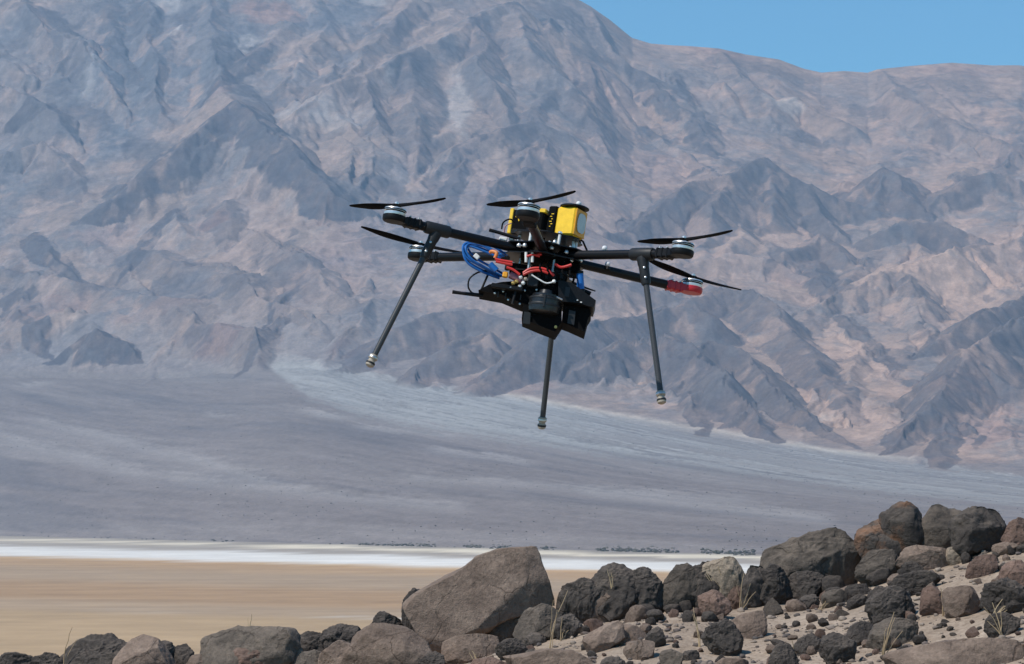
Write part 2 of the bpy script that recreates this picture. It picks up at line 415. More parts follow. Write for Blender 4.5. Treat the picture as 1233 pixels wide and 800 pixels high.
    freq = 1 / 620.0; amp = 20.0 * (.45 + .75 * sstep(-.35, .45, fbm2(X / 1300, Y / 1300, 3, 515) + .5 * sstep(-1500, -3000, X))); gul = np.zeros_like(X); ex = gx.copy(); ey = gy.copy(); wsum = 0
    for o in range(5):
        ln = np.hypot(ex, ey) + 1e-6
        st = np.clip(ln / .35, 0, 1)
        dx, dy = -ey / ln, ex / ln
        n, nx, ny = erosion(X * freq + 3 * o, Y * freq, dx * .9, dy * .9, 500 + o * 31)
        hz = hz + n * amp * st * act
        gul = gul + n * (.5 ** o) * st; wsum += .5 ** o
        ex = ex + nx * amp * freq * 6.283 * .55 * st; ey = ey + ny * amp * freq * 6.283 * .55 * st
        freq *= 2.0; amp = amp * .44
    gul = gul / wsum
    hz = hz + act * 3.0 * fbm2(X / 60, Y / 60, 3, 606)
    # fan surface: shallow braided channels
    fanm = (1 - mmask) * sstep(0.0, .1, (Y - shore_Y(a)) / 1500)
    hz = hz + fanm * (1 - sstep(3, 30, tentm)) * 1.2 * fbm2((X + .45 * Y) / 160, Y / 1500, 4, 707)

    # ---------------- geology colours
    tan = np.array(ROCKC['tan']); grey = np.array(ROCKC['grey'])
    nA = fbm2(wx / 800, wy / 800, 5, 811, .6); nB = fbm2(wx / 350 + 9, wy / 350, 5, 822, .6); nC = fbm2(X / 90, Y / 90, 4, 833, .65)
    C = mix(np.broadcast_to(np.array((.305, .228, .182)), X.shape + (3,)), grey, sstep(-.35, .45, nA + .3 * nB))
    C = mix(C, tan, sstep(.15, .75, nB - .2 * nA) * .7)
    for (px, py, hw, hh, kind, wgt) in PATCH:
        cx, cy = inv_base(px, py); rx = hw / F * cy
        y_a = inv_base(px, py - hh)[1]; y_b = inv_base(px, py + hh)[1]; ry = max((y_a - y_b) / 2, 40)
        sel = (np.abs(X - cx) < rx * 2.4) & (np.abs(Y - cy) < ry * 2.4)
        if not sel.any(): continue
        d = np.hypot((wx[sel] - cx) / rx, (wy[sel] - cy) / ry) + .35 * jit[sel] + .25 * nC[sel]
        C[sel] = mix(C[sel], ROCKC[kind], sstep(1.15, .65, d) * wgt)
    C = mix(C, ROCKC['dark'], np.clip(cap, 0, 1) * np.clip(.85 + .25 * nC, 0, 1))
    out_ = fbm2(wx / 300 + 31, wy / 420, 4, 844, .55) + .15 * nC            # scattered dark outcrops
    C = mix(C, ROCKC['dark'], sstep(.30, .42, out_) * .5 * act)
    C = mix(C, np.array((.43, .31, .245)), sstep(.36, .52, -out_) * .35 * act)
    warm = sstep(-900, 1500, X + 500 * nA)
    C = C * (1 + warm[..., None] * np.array((.07, .02, -.03))) * (1 - (1 - warm[..., None]) * np.array((.07, .03, -.01)))
    # bare spurs carry dark varnish, gully floors pale debris
    C = mix(C, np.array((.14, .135, .135)), sstep(.1, .6, gul + .25 * nC) * .45 * act)
    C = mix(C, np.array((.42, .305, .24)), sstep(-.2, -.75, gul + .2 * nC) * .5 * act)
    C = C * (1 + .16 * nC[..., None])
    # fan colours
    t = (Y - shore_Y(a)) / (Y0_of(a) - shore_Y(a))
    pyb = HY - F * base_z(a, Y) / Y                 # position across the fan, measured from the shore
    pxc = a_px(a)
    FC = np.broadcast_to(np.array((.235, .198, .18)), X.shape + (3,)).copy()
    U_ = X + .45 * Y
    flow = fbm2(U_ / 420, Y / 4200, 4, 909)
    fine = fbm2(U_ / 55, Y / 420, 4, 919, .7) + .5 * fbm2(X / 30, Y / 90, 3, 939, .7)
    FC = mix(FC, (.31, .27, .245), sstep(-.1, .6, flow) * .5)
    FC = mix(FC, (.155, .14, .14), sstep(.05, .6, fbm2(U_ / 260 + 11, Y / 2600, 4, 929)) * .5)
    up = tab([(300, 425), (335, 425), (420, 441), (480, 456), (600, 472), (800, 508), (1000, 542), (1100, 553), (1233, 574), (1500, 610)], pxc)
    lo = tab([(300, 426), (335, 452), (370, 478), (420, 497), (480, 512), (600, 528), (800, 560), (1000, 588), (1100, 598), (1233, 612), (1500, 640)], pxc)
    v = (pyb - up) / (lo - up)
    band = sstep(-.02, .03, v + .03 * fine) * sstep(1.10, .86, v + .14 * fine)
    strip = .55 + .45 * np.sin(v * 19 + 5 * flow + 2 * fine)
    wash = band * np.where(pxc < 480, .95, np.clip(.95 - (pxc - 480) / 500, .25, 1) + strip * .55 * sstep(440, 620, pxc))
    FC = mix(FC, (.40, .385, .355), np.clip(wash * (.9 + .3 * fine), 0, 1) * .92)
    edge = np.exp(-((v - .02) / .05) ** 2) * sstep(560, 640, pxc) * sstep(1130, 1020, pxc)
    FC = mix(FC, (.62, .55, .45), edge * .8)
    for (xa, ya, xb, yb, th, wg) in [(370, 497, 420, 505, 3, .6), (250, 498, 275, 500, 2, .6), (430, 515, 560, 528, 2, .5), (520, 540, 640, 556, 3, .5), (20, 466, 60, 462, 3, .5),
                                 (40, 505, 330, 580, 7, .35), (200, 575, 560, 610, 8, .35), (700, 590, 1000, 625, 8, .4), (480, 575, 900, 600, 6, .3), (0, 530, 180, 575, 8, .3)]:
        yl = ya + (yb - ya) * np.clip((pxc - xa) / (xb - xa), 0, 1)
        FC = mix(FC, (.42, .38, .35), np.exp(-((pyb - yl + 3 * flow + 3 * fine) / th) ** 2) * sstep(xa - 20, xa + 20, pxc) * sstep(xb + 20, xb - 20, pxc) * wg)
    FC = FC * .88 * (1 + .12 * fine[..., None])
    isf = (s < .012) & (tentm < 6)
    soft = sstep(.05, -.01, s + 0 * X) * sstep(22, 4, tentm) * (1 - np.clip(cap * 1.2, 0, 1))
    apron = sstep(.20, .02, s + .05 * jit) * sstep(30, 6, tentm) * sstep(620, 420, pxc)
    C = mix(C, np.array((.235, .215, .205)), apron * .8 * (1 - np.clip(cap * 1.2, 0, 1)))
    C = mix(C, 0, 0) * (1 - soft[..., None]) + FC * soft[..., None]
    V = np.stack([X, Y, hz], -1).reshape(-1, 3)
    # skirt at the back falls to the valley level by itself
    idx = np.arange(nr * nc).reshape(nr, nc)
    Fc = np.stack([idx[:-1, :-1], idx[:-1, 1:], idx[1:, 1:], idx[1:, :-1]], -1).reshape(-1, 4)
    fan_face = isf[:-1, :-1].ravel()
    t = NT('desert_rock')
    at = t.n('Attribute', attribute_name='geology').outputs['Color']
    g = t.n('NewGeometry').outputs['Position']
    n1 = t.noise(g, .02, 8, .7); n2 = t.noise(g, .006, 6, .65)
    c = t.mixc(1.0, at, t.ramp(n1, [(.25, (.72, .72, .74)), (.75, (1.28, 1.26, 1.24))]), 'MULTIPLY')
    c = t.mixc(1.0, c, t.ramp(n2, [(.3, (.86, .87, .9)), (.7, (1.14, 1.12, 1.1))]), 'MULTIPLY')
    t.l(c, t.b.inputs['Base Color']); t.b.inputs['Roughness'].default_value = 1.0; t.b.inputs['Specular IOR Level'].default_value = .05
    n0 = t.noise(g, .09, 6, .7)
    c = t.mixc(1.0, c, t.ramp(n0, [(.28, (.78, .78, .8)), (.72, (1.22, 1.21, 1.2))]), 'MULTIPLY'); t.l(c, t.b.inputs['Base Color'])
    t.l(t.bump(n0, .35, 5.0, t.bump(n1, .25, 12.0, t.bump(n2, .2, 20.0))), t.b.inputs['Normal'])
    t2 = NT('fan_gravel')
    at = t2.n('Attribute', attribute_name='geology').outputs['Color']
    g = t2.n('NewGeometry').outputs['Position']
    n1 = t2.noise(g, .05, 8, .75)
    nf = t2.noise(g, .22, 5, .75)
    c = t2.mixc(1.0, at, t2.ramp(n1, [(.25, (.78, .78, .78)), (.75, (1.22, 1.22, 1.22))]), 'MULTIPLY')
    c = t2.mixc(1.0, c, t2.ramp(nf, [(.3, (.72, .72, .72)), (.7, (1.28, 1.28, 1.28))]), 'MULTIPLY')
    t2.l(c, t2.b.inputs['Base Color']); t2.b.inputs['Roughness'].default_value = 1.0; t2.b.inputs['Specular IOR Level'].default_value = .05
    t2.l(t2.bump(n1, .5, 3.0), t2.b.inputs['Normal'])
    Cf = np.clip(C.reshape(-1, 3), .02, .9)
    for name, fm, mat in (('mountain_range', ~fan_face, t.m), ('alluvial_fan', fan_face, t2.m)):
        ff = Fc[fm]; used = np.unique(ff); re = np.zeros(len(V), np.int64); re[used] = np.arange(len(used))
        o = mesh_obj(name, V[used], re[ff], mat, colors=Cf[used])
        tag(o, kind='structure')
    return A, Y, X, hz, isf
TA, TY, TX, TZ, T_ISF = terrain()

# ----------------------------------------------------------------- haze: thin desert air between here and the range
def haze():
    x, y0, y1, z0, z1 = 11600, -600, 22500, ZP - 1.5, float(TZ.max()) + 30
    v = [(sx * x, yy, zz) for zz in (z0, z1) for yy in (y0, y1) for sx in (-1, 1)]
    f = [(0, 2, 3, 1), (4, 5, 7, 6), (0, 1, 5, 4), (2, 6, 7, 3), (0, 4, 6, 2), (1, 3, 7, 5)]
    m = bpy.data.materials.new('desert_air'); m.use_nodes = True; t = m.node_tree
    t.nodes.remove(t.nodes['Principled BSDF'])
    pv = t.nodes.new('ShaderNodeVolumePrincipled')
    pv.inputs['Color'].default_value = (.46, .71, 1.0, 1)
    pv.inputs['Density'].default_value = 2.9e-5
    pv.inputs['Anisotropy'].default_value = 0.0
    t.links.new(pv.outputs[0], t.nodes['Material Output'].inputs['Volume'])
    o = mesh_obj('haze', v, f, m, smooth=False)
    tag(o, kind='stuff')
haze()

# ----------------------------------------------------------------- the stony hillside the camera stands on
CREST_Y = 16.0
CREST = [(-400, 836), (0, 822), (120, 818), (300, 812), (430, 806), (520, 800), (600, 778), (700, 752), (800, 738), (900, 732), (960, 722), (1040, 702), (1120, 680), (1180, 663), (1233, 652), (1320, 632), (1500, 605), (2200, 560)]
def hill_z(X, Y):
    X = np.asarray(X, float); Y = np.asarray(Y, float)
    pc = sum(tab(CREST, CX + X / CREST_Y * F + k) for k in (-40, -20, 0, 20, 40)) / 5
    zc = -(pc - HY) / F * CREST_Y
    d = Y - CREST_Y
    near = zc + .088 * np.minimum(d, 0)
    far = np.where(d > 0, -.10 * d - .004 * np.minimum(d, 40) ** 2, 0)
    n = .030 * fbm2(X * .9, Y * .9, 3, 41) + .012 * fbm2(X * 4, Y * 4, 3, 43)
    rough = 1 + np.clip(d, 0, 60) * .3
    z = near + far + n * rough
    return np.maximum(z, ZP - .8 - .001 * np.abs(d))

def hit_hill(px, py):
    """where the line of sight through a photo pixel meets the near slope (or the crest)"""
    a, e = pix_ae(px, py); ys = np.linspace(8.5, CREST_Y + .2, 400)
    ee = hill_z(a * ys, ys) / ys
    k = np.nonzero(ee >= e)[0]
    y = ys[k[0]] if len(k) else CREST_Y + .15
    return float(a), float(e), float(y)

def hillside():
    ys = np.concatenate([np.linspace(-60, 6, 30)[:-1], np.linspace(6, 17, 300)[:-1], 17 + 483 * np.linspace(0, 1, 90) ** 2.4])
    xs = np.linspace(-1, 1, 420); xs = np.sign(xs) * (np.abs(xs) * 3.6 + 396 * np.abs(xs) ** 9)
    Y, X = np.meshgrid(ys, xs, indexing='ij')
    Z = hill_z(X, Y)
    nr, nc = X.shape
    V = np.stack([X, Y, Z], -1).reshape(-1, 3); idx = np.arange(nr * nc).reshape(nr, nc)
    Fc = np.stack([idx[:-1, :-1], idx[:-1, 1:], idx[1:, 1:], idx[1:, :-1]], -1).reshape(-1, 4)
    t = NT('stony_sand'); g = t.n('NewGeometry').outputs['Position']
    n1 = t.noise(g, 2.2, 6, .6); n2 = t.noise(g, 28, 6, .7)
    vo = t.n('TexVoronoi'); vo.inputs['Scale'].default_value = 55; t.l(g, vo.inputs['Vector'])
    c = t.ramp(n1, [(.3, (.255, .195, .145)), (.52, (.33, .258, .197)), (.75, (.40, .32, .25))])
    c = t.mixc(1.0, c, t.ramp(n2, [(.28, (.62, .6, .58)), (.6, (1.1, 1.1, 1.1))]), 'MULTIPLY')
    t.l(c, t.b.inputs['Base Color']); t.b.inputs['Roughness'].default_value = .97; t.b.inputs['Specular IOR Level'].default_value = .1
    t.l(t.bump(n2, .9, .012, t.bump(vo.outputs['Distance'], .6, .006)), t.b.inputs['Normal'])
    o = mesh_obj('hillside', V, Fc, t.m); tag(o, kind='structure')
hillside()

# ----------------------------------------------------------------- rocks
import bmesh
def ico(sub):
    bm = bmesh.new(); bmesh.ops.create_icosphere(bm, subdivisions=sub, radius=1.0)
    v = np.array([x.co[:] for x in bm.verts]); f = np.array([[w.index for w in q.verts] for q in bm.faces]); bm.free()
    return v / np.linalg.norm(v, axis=1)[:, None], f
ICO = {k: ico(k) for k in (2, 3, 4, 5, 6)}

def rock_mat(name, lo, mid, hi, patch=None, pscale=5.0, dust=.35):
    t = NT(name); tc = t.n('TexCoord').outputs['Object']; oi = t.n('ObjectInfo')
    sh = t.n('VectorMath', operation='ADD'); t.l(tc, sh.inputs[0])
    sc_ = t.n('VectorMath', operation='SCALE'); sc_.inputs[0].default_value = (17, 31, 23); t.l(oi.outputs['Random'], sc_.inputs['Scale']); t.l(sc_.outputs[0], sh.inputs[1])
    p = sh.outputs[0]
    n1 = t.noise(p, 7, 5, .6); n2 = t.noise(p, 45, 7, .7); n3 = t.noise(p, 140, 4, .6)
    lo, mid, hi = ((q[0] * 1.07, q[1], q[2] * .92) for q in (lo, mid, hi))
    c = t.ramp(n1, [(.32, lo), (.52, mid), (.72, hi)])
    c = t.mixc(1.0, c, t.ramp(n2, [(.3, (.62, .62, .62)), (.68, (1.25, 1.24, 1.22))]), 'MULTIPLY')
    if patch:
        np_ = t.noise(p, pscale, 4, .65)
        c = t.mixc(t.ramp(np_, [(.54, (0, 0, 0)), (.66, (.8, .8, .8))]), c, patch)
    var = t.math('ADD', t.math('MULTIPLY', oi.outputs['Random'], .5), .75)
    vm = t.n('Mix', data_type='RGBA', blend_type='MULTIPLY'); vm.inputs[0].default_value = 1
    t.l(c, vm.inputs[6]); cb = t.n('CombineColor'); [t.l(var, cb.inputs[i]) for i in range(3)]; t.l(cb.outputs[0], vm.inputs[7]); c = vm.outputs[2]
    # windblown dust settled on upward faces
    nz = t.n('SeparateXYZ'); t.l(t.n('NewGeometry').outputs['Normal'], nz.inputs[0])
    df = t.math('MULTIPLY', t.ramp(nz.outputs['Z'], [(.55, (0, 0, 0)), (.95, (1, 1, 1))]), t.math('MULTIPLY', n1, dust))
    c = t.mixc(df, c, (.27, .21, .16))
    dist = t.n('VectorMath', operation='ADD'); t.l(p, dist.inputs[0])
    nw = t.n('TexNoise'); nw.inputs['Scale'].default_value = 9; nw.inputs['Detail'].default_value = 4; t.l(p, nw.inputs['Vector'])
    ns = t.n('VectorMath', operation='SCALE'); ns.inputs['Scale'].default_value = .12; t.l(nw.outputs['Color'], ns.inputs[0]); t.l(ns.outputs[0], dist.inputs[1])
    ve = t.n('TexVoronoi', feature='DISTANCE_TO_EDGE'); ve.inputs['Scale'].default_value = 3.4; t.l(dist.outputs[0], ve.inputs['Vector'])
    crack = t.ramp(ve.outputs['Distance'], [(.0, (0, 0, 0)), (.02, (1, 1, 1))])
    crack = t.math('MAXIMUM', crack, t.ramp(t.noise(p, 4.0, 3, .6), [(.42, (1, 1, 1)), (.54, (0, 0, 0))]))
    c = t.mixc(1.0, c, t.ramp(crack, [(0, (.6, .58, .56)), (1, (1, 1, 1))]), 'MULTIPLY')
    vo = t.n('TexVoronoi'); vo.inputs['Scale'].default_value = 48; t.l(p, vo.inputs['Vector'])
    pits = t.ramp(vo.outputs['Distance'], [(.0, (0, 0, 0)), (.35, (1, 1, 1))])
    t.l(c, t.b.inputs['Base Color']); t.b.inputs['Roughness'].default_value = .82; t.b.inputs['Specular IOR Level'].default_value = .3
    t.l(t.bump(n2, .6, .018, t.bump(crack, .5, .007, t.bump(pits, .4, .005, t.bump(n3, .5, .004)))), t.b.inputs['Normal'])
    return t.m
RM = {'dark': rock_mat('dark_basalt', (.034, .030, .029), (.056, .049, .046), (.088, .076, .068)),
      'brown': rock_mat('brown_basalt', (.128, .096, .080), (.190, .146, .122), (.25, .196, .165)),
      'grey': rock_mat('grey_basalt', (.058, .050, .044), (.094, .080, .070), (.135, .114, .097)),
      'pink': rock_mat('reddish_basalt', (.10, .068, .056), (.145, .098, .082), (.18, .125, .105)),
      'pale': rock_mat('pale_stone', (.16, .135, .11), (.22, .185, .15), (.27, .23, .185)),
      'rust': rock_mat('rust_stained_basalt', (.042, .038, .038), (.066, .058, .054), (.09, .078, .07), (.22, .11, .06), 4.5)}

def rock_verts(sub, Rth, depth, seed, cuts=8, rough=1.0, p=.8, tilt=.75, craggy=.5, chips=16, fit=False):
    rng = np.random.default_rng(seed); D, Fc = ICO[sub]
    th = np.arctan2(D[:, 2], D[:, 0]); rho = np.hypot(D[:, 0], D[:, 2])
    Rr = np.interp(th, np.linspace(-np.pi, np.pi, len(Rth)), Rth)
    m = float(np.mean(Rth)); c = rho ** p; sgn = np.sign(D[:, 1])
    P = np.stack([Rr * c * np.cos(th), depth * np.abs(D[:, 1]) ** p * sgn, Rr * c * np.sin(th)], -1)
    for k in range(cuts):
        front = k < cuts * .65
        n = np.array([rng.normal() * tilt, -1.0 if front else 1.0, rng.normal() * tilt * .85 + (.35 if front else 0)]); n /= np.linalg.norm(n)
        sup = np.percentile(P @ n, 99.5); d = sup * rng.uniform(.58, .86)
        ex = np.maximum(P @ n - d, 0); P = P - ex[:, None] * n * .97
    for k in range(chips):                           # chipped corners
        n = rng.normal(size=3); n /= np.linalg.norm(n)
        sup = np.percentile(P @ n, 99.8); d = sup * rng.uniform(.80, .95)
        ex = np.maximum(P @ n - d, 0); P = P - ex[:, None] * n
    q = P / m
    nrm = D
    crag = np.abs(perlin3(q * 2.3 - seed, seed + 4)) + .55 * np.abs(perlin3(q * 5.1 + seed, seed + 6)) + .3 * np.abs(perlin3(q * 10.3 + seed, seed + 8))
    P = P + nrm * (m * rough * (.05 * fbm3(q * 1.3 + seed, 3, seed) + .026 * fbm3(q * 4 + seed, 4, seed + 9, .6) + craggy * (.06 - .10 * crag)))[:, None]
    if fit:                                          # keep the outline's own width and height
        for ax, cs_ in ((0, np.cos(np.linspace(-np.pi, np.pi, len(Rth)))), (2, np.sin(np.linspace(-np.pi, np.pi, len(Rth))))):
            lo_, hi_ = (Rth * cs_).min(), (Rth * cs_).max(); a_, b_ = P[:, ax].min(), P[:, ax].max()
            P[:, ax] = lo_ + (P[:, ax] - a_) * (hi_ - lo_) / (b_ - a_)
    return P, Fc

def radial(poly):
    """outline as distance from its centroid for 181 directions"""
    P = np.array(poly, float); Q = np.roll(P, -1, 0)
    cr = P[:, 0] * Q[:, 1] - Q[:, 0] * P[:, 1]; A = cr.sum() / 2
    c = ((P + Q) * cr[:, None]).sum(0) / (6 * A)
    th = np.linspace(-np.pi, np.pi, 181); out = np.zeros(181)
    for i, t in enumerate(th):
        d = np.array([math.cos(t), math.sin(t)]); best = 0
        for p, q in zip(P, Q):
            e = q - p; den = d[0] * e[1] - d[1] * e[0]
            if abs(den) < 1e-12: continue
            w = p - c; tt = (w[0] * e[1] - w[1] * e[0]) / den; ss = (w[0] * d[1] - w[1] * d[0]) / den
            if tt > 0 and -1e-6 <= ss <= 1 + 1e-6: best = max(best, tt)
        out[i] = best
    out = np.where(out <= 0, out[out > 0].mean(), out)
    k = np.array([.25, .5, .25]); o2 = np.concatenate([out[-3:-1], out, out[1:3]]); o2 = np.convolve(o2, k, 'same')[2:-2]
    return c, o2

